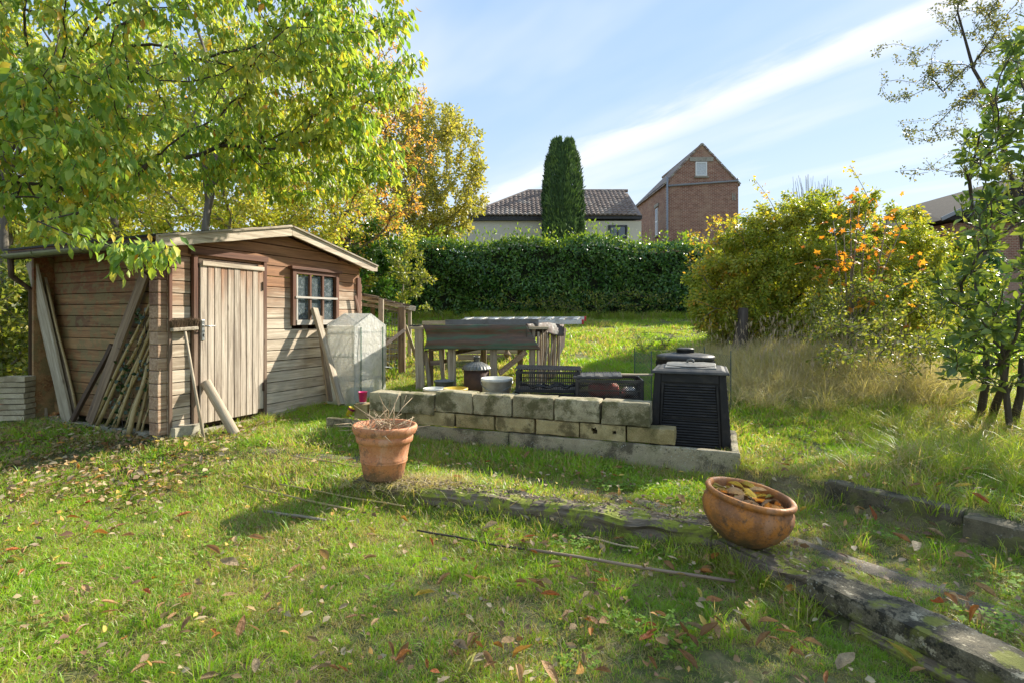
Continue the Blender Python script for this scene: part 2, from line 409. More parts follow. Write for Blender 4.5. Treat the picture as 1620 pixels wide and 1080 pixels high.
def tree(name, label, cat, base, trunk, targets, bark, leaf, per, Lr, Wr=.45, droop=.5, spread=.05, frac=.6, r0=.004, pw=.48, rmax=.2,
         step=.25, sag=.1, wander=.15, bias=.35, parts=0, group=None, fold=False, crown='crown', minr=0.0, flat=.3, extra=None):
    root = thing(name, label, cat, base, 0, group); b = np.array(base)
    sk = skeleton([tuple(p) for p in trunk], np.array(targets), step, sag, wander, bias)
    tr = branches('trunk', (sk[0] - b, sk[1], sk[2]), bark, root, r0, pw, rmax, minr=minr)
    if per:
        cl = leafcloud(sk, per, Lr, Wr, droop, spread, frac, flat)
        if extra is not None: cl = extra(cl)
        keep = np.ones(len(cl[0]), bool)
        if parts:
            d = cl[0] - np.array([0, 0, CAMZ]); inv = (np.abs(d[:, 0] / d[:, 1]) < .97) & (d[:, 1] > 0)
            sc = np.where(inv, d[:, 1] / cl[3], 1e9); idx = np.argsort(sc)[:parts]; keep[idx] = False
            leaf_parts(cl, idx, leaf, root)
        me = leaves_mesh(crown, cl[0][keep] - b, cl[1][keep], cl[2][keep], cl[3][keep], cl[4][keep], cl[5][keep], leaf, fold)
        o = link(crown, me, root); o['kind'] = 'stuff'
    return root

# ------------------------------------------------------------------ material library
M_plank = wood('weathered_plank', (.21, .15, .095), (.54, .44, .32), (.78, .68, .53), 'x', stain=(.36, .155, .06), stain_z=(1.28, 1.78), vary=.85)
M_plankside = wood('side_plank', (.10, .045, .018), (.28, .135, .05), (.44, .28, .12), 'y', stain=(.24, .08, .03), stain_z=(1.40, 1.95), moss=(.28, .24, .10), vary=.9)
M_logend = wood('log_end', (.17, .09, .05), (.40, .26, .16), (.58, .44, .31), 'x', stain=(.17, .065, .032), stain_z=(1.25, 1.8))
M_door = wood('door_board', (.15, .11, .08), (.45, .37, .285), (.68, .58, .46), 'z', stain=(.36, .15, .06), stain_z=(1.50, 2.15))
M_trim = wood('trim_board', (.09, .05, .03), (.20, .13, .085), (.33, .25, .18), 'z', stain=(.16, .06, .03), stain_z=(.9, 1.7))
M_trimx = wood('trim_board_level', (.11, .07, .05), (.27, .20, .15), (.42, .34, .26), 'x', stain=(.16, .06, .03), stain_z=(1.5, 1.9))
M_white = wood('old_white_paint', (.30, .26, .21), (.52, .47, .40), (.66, .62, .55), 'x')
M_whitez = wood('old_white_paint_upright', (.30, .26, .21), (.52, .47, .40), (.66, .62, .55), 'z')
M_fascia = wood('fascia_board', (.24, .18, .12), (.56, .46, .34), (.74, .64, .50), 'x', vary=.5)
M_greyx = wood('grey_timber', (.15, .12, .08), (.35, .29, .215), (.52, .45, .34), 'x')
M_greyz = wood('grey_post', (.16, .12, .08), (.38, .31, .22), (.55, .47, .35), 'z')
M_brownz = wood('brown_post', (.08, .05, .03), (.22, .15, .09), (.35, .26, .16), 'z')
M_pale = wood('pale_plank', (.26, .20, .12), (.42, .34, .22), (.55, .46, .33), 'x')
M_dirtywhite = wood('dirty_white_board', (.26, .215, .14), (.45, .39, .27), (.60, .54, .40), 'z', vary=.6)
M_darkplank = wood('dark_plank', (.03, .018, .01), (.085, .05, .028), (.15, .10, .06), 'z')
M_cane = wood('bamboo', (.22, .16, .06), (.42, .32, .14), (.56, .45, .23), 'z', bump=.2, rough=.5)
M_sleeper = wood('rotten_sleeper', (.035, .025, .014), (.13, .098, .062), (.30, .24, .17), 'x', moss=(.30, .34, .03), bump=1.0, fine=.8)
M_mudcane = wood('brown_bamboo', (.10, .06, .045), (.23, .15, .10), (.46, .34, .20), 'z', bump=.2, rough=.45)
M_bark = wood('bark', (.06, .045, .03), (.13, .105, .08), (.22, .19, .15), 'z', bump=.9, fine=.5)
M_barkd = wood('dark_bark', (.025, .018, .012), (.06, .045, .032), (.11, .085, .065), 'z', bump=.9, fine=.6)
M_barkl = wood('pale_bark', (.11, .09, .06), (.22, .185, .13), (.33, .29, .22), 'z', fine=.4)
M_twig = wood('dry_twig', (.25, .17, .10), (.42, .31, .19), (.56, .45, .30), 'z', bump=.2)
M_concrete = stone('mossy_concrete', (.20, .165, .10), (.36, .31, .21), (.50, .44, .32), dark=(.06, .05, .03), mossf=.5, sc=6, pits=.8, lichen=.8)
M_block = stone('grey_block', (.21, .175, .10), (.39, .34, .22), (.60, .54, .39), dark=(.075, .06, .03), mossf=.5, sc=8, pits=.4, lichen=.4)
M_yblock = stone('sandy_block', (.24, .18, .075), (.42, .33, .155), (.56, .47, .28), dark=(.10, .075, .03), moss=(.13, .13, .03), mossf=.5, sc=7, pits=.2)
M_kerb = stone('dark_kerb', (.08, .068, .04), (.16, .135, .088), (.33, .29, .21), dark=(.022, .019, .010), moss=(.26, .27, .04), mossf=.9, sc=9, pits=.5, lichen=.6, streak=True)
M_kerb2 = stone('mossy_kerb', (.06, .05, .03), (.11, .095, .06), (.20, .17, .115), dark=(.03, .026, .014), moss=(.24, .26, .04), mossf=.8, sc=9, pits=.5, lichen=.5)
M_paving = stone('worn_path', (.08, .062, .045), (.15, .12, .09), (.25, .21, .165), sc=14, pits=.5, mossf=.3, lichen=.5)
M_paver = stone('pale_paver', (.36, .31, .20), (.50, .44, .31), (.62, .56, .42), dark=(.27, .22, .13), sc=9, pits=0, worldc=False)
M_plinth = stone('plinth', (.26, .235, .18), (.40, .37, .29), (.54, .50, .41), dark=(.14, .125, .10), sc=8, pits=.2)
M_roofing = plain('roofing_felt', (.035, .034, .032), .85, var=.4, dirt=(.06, .07, .03))
M_gutter = plain('olive_gutter', (.22, .24, .12), .45, var=.3, dirt=(.10, .11, .05))
M_blackp = plain('black_plastic', (.020, .019, .018), .5, var=.3, dirt=(.045, .04, .033), bump=.1, **{'Specular IOR Level': .25})
M_blackg = plain('dusty_black_plastic', (.055, .054, .052), .5, var=.3, dirt=(.13, .115, .09), bump=.2, **{'Specular IOR Level': .3})
M_crate = plain('crate_plastic', (.018, .018, .018), .4, dirt=(.06, .055, .045))
M_lid = plain('grey_lid', (.20, .195, .17), .55, var=.3, dirt=(.10, .09, .07))
M_alu = plain('aluminium', (.62, .62, .60), .35, .85, dirt=(.30, .29, .26))
M_greym = plain('grey_metal', (.15, .155, .16), .4, .5, dirt=(.08, .075, .065))
M_red = plain('red_plastic', (.55, .03, .03), .35)
M_redd = plain('red_things', (.60, .05, .03), .4, dirt=(.45, .30, .22))
M_green = plain('green_tube', (.01, .10, .06), .35)
def sheetmat():
    t = NT('green_brown_sheet'); v = t.n('ShaderNodeTexCoord').outputs['Object']
    a = t.noise(t.scl(v, (1.2, 1, 14)), 1.8, 6, .65); b = t.noise(t.scl(v, (1, 1, 3)), 5, 5, .7)
    c = t.cramp(a, [(.34, (.04, .085, .045)), (.42, (.065, .115, .065)), (.53, (.10, .055, .032)), (.66, (.15, .085, .05))])
    c = t.mix(t.ramp(b, .45, .7, 0, .6), c, (.06, .04, .028))
    return t.end(t.pr(c, .55, t.bump(b, .3, .01)))
M_sheet = sheetmat()
M_tarp = plain('brown_tarpaulin', (.12, .075, .05), .7, var=.5, dirt=(.05, .06, .04), bump=.5, bsc=25)
M_bwhite = plain('white_bucket', (.82, .80, .70), .4, var=.12, dirt=(.48, .45, .36))
M_bgrey = plain('grey_bucket', (.33, .34, .35), .45, dirt=(.2, .19, .17))
M_byell = plain('yellow_bucket', (.68, .46, .04), .4, var=.15, dirt=(.55, .42, .12))
M_pink = plain('pink_plastic', (.75, .03, .22), .3, var=.1)
M_maroon = plain('maroon_print', (.22, .01, .06), .35)
M_yellow = plain('yellow_print', (.65, .48, .03), .35)
M_clear = plain('clear_plastic', (.6, .6, .6), .15, **{'Alpha': .35})
M_rust = plain('rusty_drum', (.11, .055, .030), .75, .2, var=.5, sc=8, dirt=(.045, .025, .018), bump=.5)
M_zinc = plain('dull_zinc', (.20, .20, .18), .5, .6, var=.4, dirt=(.10, .08, .06))
M_silver = plain('silver_handle', (.6, .6, .58), .3, .9)
M_bristle = plain('bristle', (.14, .09, .05), .9)
M_soil = plain('potting_soil', (.035, .022, .014), .95, bump=1)
M_wire = plain('wire', (.30, .32, .31), .5, .5)
M_wireg = plain('green_wire', (.10, .14, .12), .5, .3)
M_dark = plain('dark_inside', (.012, .011, .010), .9)
M_stucco = plain('stucco', (.62, .57, .47), .9, var=.10, sc=1.2, bump=.2, bsc=30)
M_anth = plain('anthracite', (.03, .03, .034), .5, var=.2)
M_pvc = plain('white_frame', (.70, .70, .68), .4, var=.05)
M_lint = plain('stone_lintel', (.36, .33, .27), .9, dirt=(.2, .18, .14))
M_greypipe = plain('grey_pipe', (.24, .25, .27), .4, var=.15)
M_rooftile = plain('roof_tile', (.26, .19, .155), .8, var=.45, sc=3, dirt=(.36, .31, .26))
M_slate = plain('dark_roofing', (.04, .036, .034), 1.0, var=.4, dirt=(.07, .06, .05), **{'Specular IOR Level': .1})
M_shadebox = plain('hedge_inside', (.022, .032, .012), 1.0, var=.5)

def terracotta(name, base, pale, dark, org, mossc, z0, z1):
    t = NT(name); v = t.n('ShaderNodeTexCoord').outputs['Object']
    a = t.noise(v, 12, 6, .68); b = t.noise(v, 6.5, 5, .65); f = t.noise(v, 90, 3, .7)
    c = t.mix(t.ramp(b, .40, .58), base, org)
    st = t.noise(t.scl(v, (9, 9, 1.5)), 1.6, 5, .6)
    c = t.mix(t.ramp(st, .52, .68, 0, .65), c, pale)
    z = t.n('ShaderNodeSeparateXYZ', {0: v}).outputs[2]
    zz_ = t.math('ADD', z, t.math('MULTIPLY', t.math('SUBTRACT', a, .5), .28))
    c = t.mix(t.ramp(zz_, z1, z0, 0, .9), c, t.mix(b, dark, mossc))
    c = t.mix(t.ramp(a, .54, .64, 0, .75), c, dark)
    c = t.mix(t.ramp(f, .56, .66, 0, .5), c, pale)
    c = t.mix(t.ramp(f, .42, .34, 0, .6), c, dark)
    return t.end(t.pr(c, t.ramp(a, .3, .7, .55, .85), t.bump(t.math('ADD', f, a), .35, .004)))
M_terra = terracotta('terracotta_pot', (.50, .19, .08), (.62, .36, .23), (.20, .11, .07), (.60, .25, .11), (.10, .09, .05), .02, .10)
M_bowl = terracotta('glazed_clay', (.26, .105, .035), (.42, .22, .12), (.085, .058, .036), (.52, .19, .03), (.10, .09, .03), .00, .16)

def brickmat(name, axis):
    t = NT(name); v = t.n('ShaderNodeTexCoord').outputs['Object']; s = t.n('ShaderNodeSeparateXYZ', {0: v})
    vec = t.n('ShaderNodeCombineXYZ', {0: s.outputs[0] if axis == 'x' else s.outputs[1], 1: s.outputs[2]}).outputs[0]
    a = t.noise(v, .55, 5, .65); b = t.noise(v, 3.2, 4, .6)
    br = t.n('ShaderNodeTexBrick', {'Vector': vec, 'Color1': (.22, .075, .045), 'Color2': (.36, .16, .10), 'Mortar': (.46, .38, .29), 'Scale': 1.0, 'Mortar Size': .012, 'Mortar Smooth': .2, 'Bias': -.1, 'Brick Width': .225, 'Row Height': .078})
    c = t.mix(t.ramp(b, .3, .7, 0, .45), br.outputs[0], (.15, .065, .045))
    c = t.mix(t.ramp(a, .48, .62, 0, .6), c, (.38, .25, .17))
    c = t.mix(t.ramp(t.noise(v, 9, 3), .60, .70, 0, .6), c, (.10, .06, .045))
    return t.end(t.pr(c, .9, t.bump(t.math('SUBTRACT', 1.0, br.outputs[1]), .6, .02)))
M_brickx, M_bricky = brickmat('old_brick_front', 'x'), brickmat('old_brick_side', 'y')

def glassmat():
    t = NT('dusty_glass'); v = t.obc()
    d = t.noise(v, 30, 5, .7); e = t.noise(v, 5, 3)
    gl = t.pr((.10, .13, .14), .12, None, **{'Specular IOR Level': .8})
    du = t.pr(t.mix(e, (.25, .28, .28), (.5, .53, .53)), .9)
    tr = t.n('ShaderNodeBsdfTransparent').outputs[0]
    m = t.n('ShaderNodeMixShader', {0: t.math('MULTIPLY', t.ramp(d, .42, .75), .7), 1: gl, 2: du}).outputs[0]
    return t.end(t.n('ShaderNodeMixShader', {0: .62, 1: tr, 2: m}).outputs[0])
M_glass = glassmat()
def skyglass():
    t = NT('window_glass'); return t.end(t.pr((.05, .065, .09), .04, None, **{'Specular IOR Level': 1.0, 'Metallic': .0}))
M_winglass = skyglass()
def filmmat():
    t = NT('greenhouse_film'); v = t.n('ShaderNodeTexCoord').outputs['Object']
    d = t.noise(v, 5, 5, .65, 1.5); w = t.noise(t.scl(v, (1, 1, .5)), 14, 4, .6, 2)
    bp = t.bump(w, .9, .02)
    b = t.pr(t.mix(d, (.74, .72, .66), (.90, .88, .83)), .28, bp, **{'Specular IOR Level': .7})
    tl = t.n('ShaderNodeBsdfTranslucent', {0: (.85, .83, .76, 1)}).outputs[0]
    m = t.n('ShaderNodeMixShader', {0: .4, 1: b, 2: tl}).outputs[0]
    gx = t.n('ShaderNodeTexChecker', {'Vector': v, 'Scale': 90.0}).outputs[1]
    tr = t.n('ShaderNodeBsdfTransparent', {0: (.93, .95, .93, 1)}).outputs[0]
    f = t.math('ADD', t.ramp(d, .3, .75, .60, .92), t.math('MULTIPLY', gx, .10))
    return t.end(t.n('ShaderNodeMixShader', {0: f, 1: tr, 2: m}).outputs[0])
M_film = filmmat()

def groundmat():
    t = NT('lawn_soil'); v = t.pos(); a = t.noise(v, .9, 5, .6); b = t.noise(v, 7, 5, .65); c_ = t.noise(v, 60, 4, .7)
    c = t.cramp(b, [(.3, (.06, .085, .020)), (.5, (.13, .14, .04)), (.7, (.23, .195, .085))])
    c = t.mix(t.ramp(a, .48, .62, 0, .7), c, (.27, .20, .11))
    c = t.mix(t.ramp(c_, .45, .7, 0, .6), c, (.10, .07, .04))
    return t.end(t.pr(c, .95, t.bump(t.math('ADD', c_, b), .8, .02)))
M_ground = groundmat()
def grassmat(name, g1, g2, dry, dryf):
    t = NT(name); at = t.n('ShaderNodeAttribute', attribute_name='rnd').outputs['Fac']; v = t.pos()
    r = t.math('FRACT', t.math('ADD', at, t.rnd()))
    a = t.noise(v, .8, 4, .6); b = t.noise(v, 3.5, 3, .6)
    c = t.mix(r, g1, g2)
    c = t.mix(t.ramp(b, .40, .66, 0, .55), c, tuple(x * y for x, y in zip(g2, (1.15, 1.12, .9))))
    isdry = t.ramp(t.math('ADD', r, t.math('MULTIPLY', t.math('SUBTRACT', a, .5), 1.6)), 1 - dryf - .05, 1 - dryf + .12)
    c = t.mix(isdry, c, t.mix(r, dry, tuple(x * .6 for x in dry)))
    b_ = t.pr(c, .42, None)
    tl = t.n('ShaderNodeBsdfTranslucent', {0: t.mix(1.0, c, (1.5, 1.4, .55), 'MULTIPLY')}).outputs[0]
    return t.end(t.n('ShaderNodeMixShader', {0: .45, 1: b_, 2: tl}).outputs[0])
M_grass = grassmat('lawn_grass', (.15, .33, .022), (.35, .54, .050), (.66, .54, .28), .38)
M_grassdry = grassmat('dry_grass', (.24, .27, .05), (.46, .43, .15), (.68, .56, .32), .66)
M_straw = grassmat('straw_grass', (.34, .34, .12), (.56, .50, .25), (.78, .68, .47), .70)
M_grasslong = grassmat('long_grass', (.17, .30, .028), (.42, .52, .065), (.64, .54, .27), .35)

L_cherry = leafmat('cherry_leaf', [(0, (.14, .27, .05)), (.35, (.24, .39, .07)), (.7, (.37, .49, .10)), (.90, (.52, .56, .11)), (.97, (.65, .50, .06)), (1, (.55, .25, .04))], .48)
L_yg = leafmat('yellow_green_leaf', [(0, (.23, .33, .06)), (.4, (.40, .48, .08)), (.75, (.58, .58, .12)), (.92, (.62, .53, .11)), (1, (.55, .36, .09))], .5)
L_orange = leafmat('orange_leaf', [(0, (.30, .33, .07)), (.35, (.50, .40, .10)), (.7, (.66, .36, .11)), (1, (.66, .27, .08))], .5)
L_poplar = leafmat('poplar_leaf', [(0, (.20, .23, .06)), (.4, (.33, .34, .08)), (.75, (.46, .42, .11)), (1, (.55, .45, .13))], .45)
L_laurel = leafmat('laurel_leaf', [(0, (.02, .065, .014)), (.5, (.055, .15, .028)), (.9, (.11, .24, .042)), (1, (.24, .34, .06))], .22, .28)
L_hedgetop = leafmat('young_laurel_leaf', [(0, (.06, .13, .02)), (.6, (.16, .26, .03)), (1, (.30, .36, .05))], .5, .35)
L_conifer = leafmat('conifer_spray', [(0, (.022, .055, .018)), (.5, (.06, .13, .034)), (1, (.15, .25, .06))], .15, .7)
L_shrub = leafmat('shrub_leaf', [(0, (.17, .26, .035)), (.45, (.30, .38, .05)), (.85, (.38, .41, .06)), (.97, (.58, .50, .07)), (1, (.58, .33, .05))], .42)
L_gold = leafmat('golden_leaf', [(0, (.26, .32, .05)), (.4, (.44, .42, .06)), (.8, (.58, .40, .06)), (1, (.52, .24, .04))], .5)
L_maple = leafmat('maple_leaf', [(0, (.58, .38, .05)), (.5, (.60, .25, .035)), (1, (.50, .14, .025))], .5)
L_bay = leafmat('bay_leaf', [(0, (.06, .115, .03)), (.5, (.12, .195, .045)), (.9, (.22, .30, .065)), (1, (.38, .40, .09))], .35, .35)
L_haw = leafmat('hawthorn_leaf', [(0, (.06, .08, .025)), (.5, (.12, .15, .04)), (.85, (.24, .25, .06)), (1, (.38, .28, .06))], .35)
L_wild = leafmat('wild_leaf', [(0, (.09, .15, .03)), (.5, (.18, .24, .045)), (.85, (.34, .36, .07)), (1, (.48, .40, .11))], .42)
L_ivy = leafmat('ivy_leaf', [(0, (.012, .035, .010)), (1, (.035, .08, .02))], .2, .35)
L_fern = leafmat('fern_leaf', [(0, (.05, .12, .02)), (.6, (.13, .22, .03)), (1, (.30, .26, .06))], .4)

# ------------------------------------------------------------------ ground
def axis(lo, hi, fine_lo, fine_hi, st, grow=1.18):
    a = list(np.arange(fine_lo, fine_hi + 1e-6, st)); s = st
    while a[-1] < hi: s *= grow; a.append(a[-1] + s)
    s = st
    while a[0] > lo: s *= grow; a.insert(0, a[0] - s)
    return np.array(a)
gx_, gy_ = axis(-500, 500, -5, 5, .07), axis(-60, 900, .8, 7, .07)
XX, YY = np.meshgrid(gx_, gy_); ZZ = gz(XX, YY)
near = (np.abs(XX) < 6) & (YY < 9) & (YY > .5)
nz_ = np.array([noise.noise(Vector((x * 5, y * 5, 0))) * .012 + noise.noise(Vector((x * 14, y * 14, 3))) * .006 for x, y in zip(XX[near], YY[near])])
ZZ[near] += nz_ - .008
nx, ny = len(gx_), len(gy_); ids = np.arange(nx * ny).reshape(ny, nx)
me = bpy.data.meshes.new('ground')
me.from_pydata(np.stack([XX.ravel(), YY.ravel(), ZZ.ravel()], 1).tolist(), [], np.stack([ids[:-1, :-1], ids[:-1, 1:], ids[1:, 1:], ids[1:, :-1]], -1).reshape(-1, 4).tolist())
me.materials.append(M_ground); me.polygons.foreach_set('use_smooth', [True] * len(me.polygons))
ground = link('ground', me); ground['kind'] = 'structure'

# worn path behind the sleepers, half grown over
def ribbon(pts, w, dz, seed=0):
    mb = MB(); n = 0; L = []
    for i in range(len(pts) - 1):
        a, b = Vector(pts[i]), Vector(pts[i + 1]); k = max(2, int((b - a).length / .05))
        L += [a.lerp(b, j / k) for j in range(k)]
    L.append(Vector(pts[-1]))
    nw = 5
    for i, p in enumerate(L):
        t = (L[min(i + 1, len(L) - 1)] - L[max(0, i - 1)]).normalized(); s = Vector((-t.y, t.x))
        for j in range(nw):
            u = j / (nw - 1) - .5; ww = w * (1 + .35 * noise.noise(Vector((i * .21, seed + (u > 0) * 9, 0)))); q = p + s * u * ww
            mb.v.append((q.x, q.y, g(q.x, q.y) + dz + .004 * noise.noise(Vector((q.x * 20, q.y * 20, 1))) - (.016 if j in (0, nw - 1) else 0)))
    for i in range(len(L) - 1):
        for j in range(nw - 1): mb.f.append((i * nw + j, i * nw + j + 1, (i + 1) * nw + j + 1, (i + 1) * nw + j))
    return mb
PATH = [(-2.3, 4.62), (-1.1, 4.42), (-.25, 4.12), (.45, 3.74), (1.1, 3.32), (1.55, 2.92), (1.95, 2.3), (2.3, 1.6), (2.6, .8)]
o = obj('path', ribbon([Vector(p) for p in PATH], .15, .005), M_paving, smooth=True); o['kind'] = 'structure'

# ------------------------------------------------------------------ the shed
SC = Vector((-3.2, 4.94, 0)); SB = .20                       # corner of its plinth and the height of its sill
SD = Vector((.412, .911, 0)).normalized(); SY = Vector((-SD.y, SD.x, 0)); SANG = math.atan2(SD.y, SD.x)
def SW(x, y, z): return SC + SD * x + SY * y + Vector((0, 0, SB + z))
def SL(px, py, lx):                                          # pixel -> point on the plane local x = lx
    u = (px - CX) / F; B = SC + SD * lx; y = (B.x - u * B.y) / (-SY.x + SY.y * u); Y = B.y + SY.y * y
    return Vector((B.x + SY.x * y, Y, CAMZ + (HY - py) * Y / F))
def SF(px, py, q):                                           # pixel -> point q in front of the front wall
    u = (px - CX) / F; Q = SC - SY * q; s = (u * Q.y - Q.x) / (SD.x - SD.y * u); Y = Q.y + SD.y * s
    return Vector((Q.x + SD.x * s, Y, CAMZ + (HY - py) * Y / F))
shed = thing('garden_shed', 'low timber garden shed with bleached plank walls, felt roof, grey door and small six-pane window', 'shed', (SC.x, SC.y, SB), SANG)
WL, WD, RX, AP, SLP, REC = 2.64, 2.25, 1.29, 2.14, .21, .16
def roof(x): return AP - SLP * abs(x - RX)                    # top line of the gable boards
def plank(x0, x1, z0, z1, mat, name='plank', y=0, th=.035, parent=None):
    x1 = max(x1, x0 + .01); top = lambda x: min(z1, roof(x) - .075)
    xs = sorted(set([x0, x1] + [q for q in (RX, RX - (AP - .075 - z1) / SLP, RX + (AP - .075 - z1) / SLP) if x0 < q < x1]))
    tp = [(x, top(x)) for x in xs if True]
    if max(z for _, z in tp) <= z0 + .01: return
    lo = [x for x, z in tp if z > z0]; 
    pts = [(x, z) for x, z in tp if z >= z0]
    # where the roof line meets the bottom edge
    xa = RX - (AP - .075 - z0) / SLP; xb = RX + (AP - .075 - z0) / SLP
    L = max(x0, xa); Rr = min(x1, xb)
    if Rr - L < .03: return
    poly = [(L, z0), (Rr, z0)] + [(x, z) for x, z in reversed(tp) if L < x < Rr or (x in (x0, x1) and z > z0 + .002)]
    c = [sum(p[i] for p in poly) / len(poly) for i in (0, 1)]
    jy = random.uniform(-.003, .003)
    mb = MB().prism([(p[0] - c[0], p[1] - c[1]) for p in poly], -th / 2, th / 2)
    o = obj(name, mb, mat, parent or shed, bevel=.004); o.location = (c[0], y + th / 2 + jy, c[1]); return o
zs = [.02 + .1195 * i for i in range(20)]
DX0, DX1, DZ1, WX0, WX1, WZ0, WZ1 = .215, 1.035, 1.70, 1.44, 2.19, 1.02, 1.66
for i in range(len(zs) - 1):
    z0, z1 = zs[i], zs[i + 1] - .008
    segs = []
    if z0 < DZ1 - .02: segs.append((.0, DX0)); 
    if z0 < DZ1 - .02:
        if WZ0 - .06 < z0 + .06 < WZ1: segs += [(DX1, WX0 + .02), (WX1 - .02, WL)]
        else: segs.append((DX1, WL))
    elif WZ0 - .06 < z0 + .06 < WZ1: segs += [(0, WX0 + .02), (WX1 - .02, WL)]
    else: segs.append((0, WL))
    for a, b in segs: plank(a, b, z0, z1, M_plank)
# side walls and back wall, plank by plank
for i in range(15):
    z0, z1 = zs[i] + .03, zs[i + 1] - .006 + .03
    if z0 > 1.80: break
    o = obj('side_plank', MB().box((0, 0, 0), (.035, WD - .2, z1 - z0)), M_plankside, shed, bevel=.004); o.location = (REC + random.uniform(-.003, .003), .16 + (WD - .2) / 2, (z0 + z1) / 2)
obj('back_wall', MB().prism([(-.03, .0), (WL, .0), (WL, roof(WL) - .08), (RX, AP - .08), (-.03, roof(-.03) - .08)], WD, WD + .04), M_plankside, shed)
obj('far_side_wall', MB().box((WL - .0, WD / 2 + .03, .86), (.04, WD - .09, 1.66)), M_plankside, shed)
obj('shed_floor', MB().box((WL / 2 + .1, WD / 2 + .03, .03), (WL - .3, WD - .1, .04)), M_darkplank, shed)
for i in range(14):                                           # crossed log ends at the near corner
    z0 = zs[i]; o = obj('log_end', MB().box((0, 0, 0), (.085, .13, .1125)), M_logend, shed, bevel=.005); o.location = (-.045 + random.uniform(-.003, .003), .075, z0 + .058)
obj('corner_trim', MB().box((.012, -.012, .86), (.03, .022, 1.70)), M_trim, shed, bevel=.003)
obj('corner_trim', MB().box((WL - .03, -.014, .85), (.07, .026, 1.6)), M_trim, shed, bevel=.003)
for i in range(13):
    o = obj('log_end', MB().box((0, 0, 0), (.06, .10, .1125)), M_logend, shed, bevel=.005); o.location = (WL + .032, .055, zs[i] + .058)
# plinth
obj('plinth_board', MB().rough((.09, WD + .02, .085), (1, 16, 1), .006, 4, Matrix.Translation((.045, WD / 2 + .0, -.035))), M_plinth, shed)
k = 0; y = .05
while y < WD:
    L = random.uniform(.25, .42); mb = MB().rough((.08, L - .01, .10), (1, 4, 1), .008, k, freq=12)
    o = obj('plinth_stone', mb, M_plinth, shed); o.location = (.035, y + L / 2, -.13); y += L; k += 1
obj('threshold', MB().rough((1.15, .07, .10), (12, 1, 1), .006, 2, Matrix.Translation((.62, -.03, -.035))), M_plinth, shed)
obj('sill_beam', MB().rough((1.56, .07, .15), (14, 1, 2), .006, 3, Matrix.Translation((1.83, -.038, -.045))), M_greyx, shed)
obj('corner_block', MB().rough((.30, .09, .16), (3, 1, 2), .008, 5, Matrix.Translation((.15, -.05, .01))), M_plinth, shed)
# door
door = link('door', MB().box((.655, -.010, .875), (.74, .02, 1.61)).mesh('door', M_darkplank), shed)
bw = [.072, .066, .068, .07, .066, .071, .066, .07, .066, .07]; x = .285
for i, b in enumerate(bw):
    b *= .74 / sum(bw); h = 1.56 + random.uniform(-.02, .015)
    o = obj('door_board', MB().box((0, 0, 0), (b - .006, .022, h)), M_door, door, bevel=.004); o.location = (x + b / 2, -.033 - (i % 3) * .002, .07 + h / 2 + (.04 if i > 8 else 0)); x += b
o = obj('top_rail', MB().box((0, 0, 0), (.72, .02, .045)), M_fascia, door, bevel=.003); o.location = (.66, -.052, 1.635)
for z in (.35, 1.45): obj('hinge', MB().box((1.015, -.05, z), (.018, .014, .09)), M_rust, door)
hb = MB().box((.312, -.049, .98), (.030, .008, .20)); hp = obj('handle_plate', hb, M_silver, door, bevel=.003)
obj('handle', MB().tube([(.312, -.05, 1.02), (.312, -.09, 1.02), (.33, -.095, 1.018), (.41, -.092, 1.02)], .008, 8), M_silver, door, smooth=True)
obj('keyhole', MB().box((.312, -.0545, .93), (.008, .004, .028)), M_dark, door)
obj('door_frame', MB().box((.245, -.02, .86), (.045, .04, 1.70)), M_trim, shed, bevel=.003)
obj('door_frame', MB().box((1.052, -.02, .86), (.04, .04, 1.70)), M_trim, shed, bevel=.003)
obj('door_frame', MB().box((.64, -.022, 1.745), (.90, .044, .06)), M_trimx, shed, bevel=.003)
# window
win = link('window', MB().box((WX0 + .02, -.022, 1.34), (.05, .05, .66)).mesh('window', M_trim), shed)
obj('frame', MB().box((WX1 - .02, -.022, 1.34), (.05, .05, .66)), M_trim, win, bevel=.003)
obj('frame', MB().box(((WX0 + WX1) / 2, -.022, 1.645), (WX1 - WX0 - .09, .046, .045)), M_trimx, win, bevel=.003)
obj('hood', MB().box(((WX0 + WX1) / 2, -.035, 1.69), (WX1 - WX0 + .08, .07, .035)), M_trimx, win, bevel=.003)
obj('sill', MB().box(((WX0 + WX1) / 2, -.03, 1.045), (WX1 - WX0 - .09, .05, .06)), M_white, win, bevel=.003)
obj('frame', MB().box((WX0 + .055, -.024, 1.34), (.02, .05, .54)), M_whitez, win)
ww = (WX1 - WX0 - .13) / 3
for i in (1, 2): obj('mullion', MB().box((WX0 + .065 + ww * i, -.026, 1.345), (.028, .036, .55)), M_trim, win)
obj('glazing_bar', MB().box(((WX0 + WX1) / 2, -.050, 1.345), (WX1 - WX0 - .06, .014, .024)), M_white, win)
for i in range(3):
    for j in range(2):
        obj('pane', MB().box((WX0 + .065 + ww * (i + .5), -.012, 1.21 + .27 * j), (ww - .026, .004, .262)), M_glass, win)
for (a, b) in ((1.62, .35), (1.9, .5)): obj('stored_board', MB().box((a, .25, b + .55), (.09, .02, 1.1)), M_pale, shed)
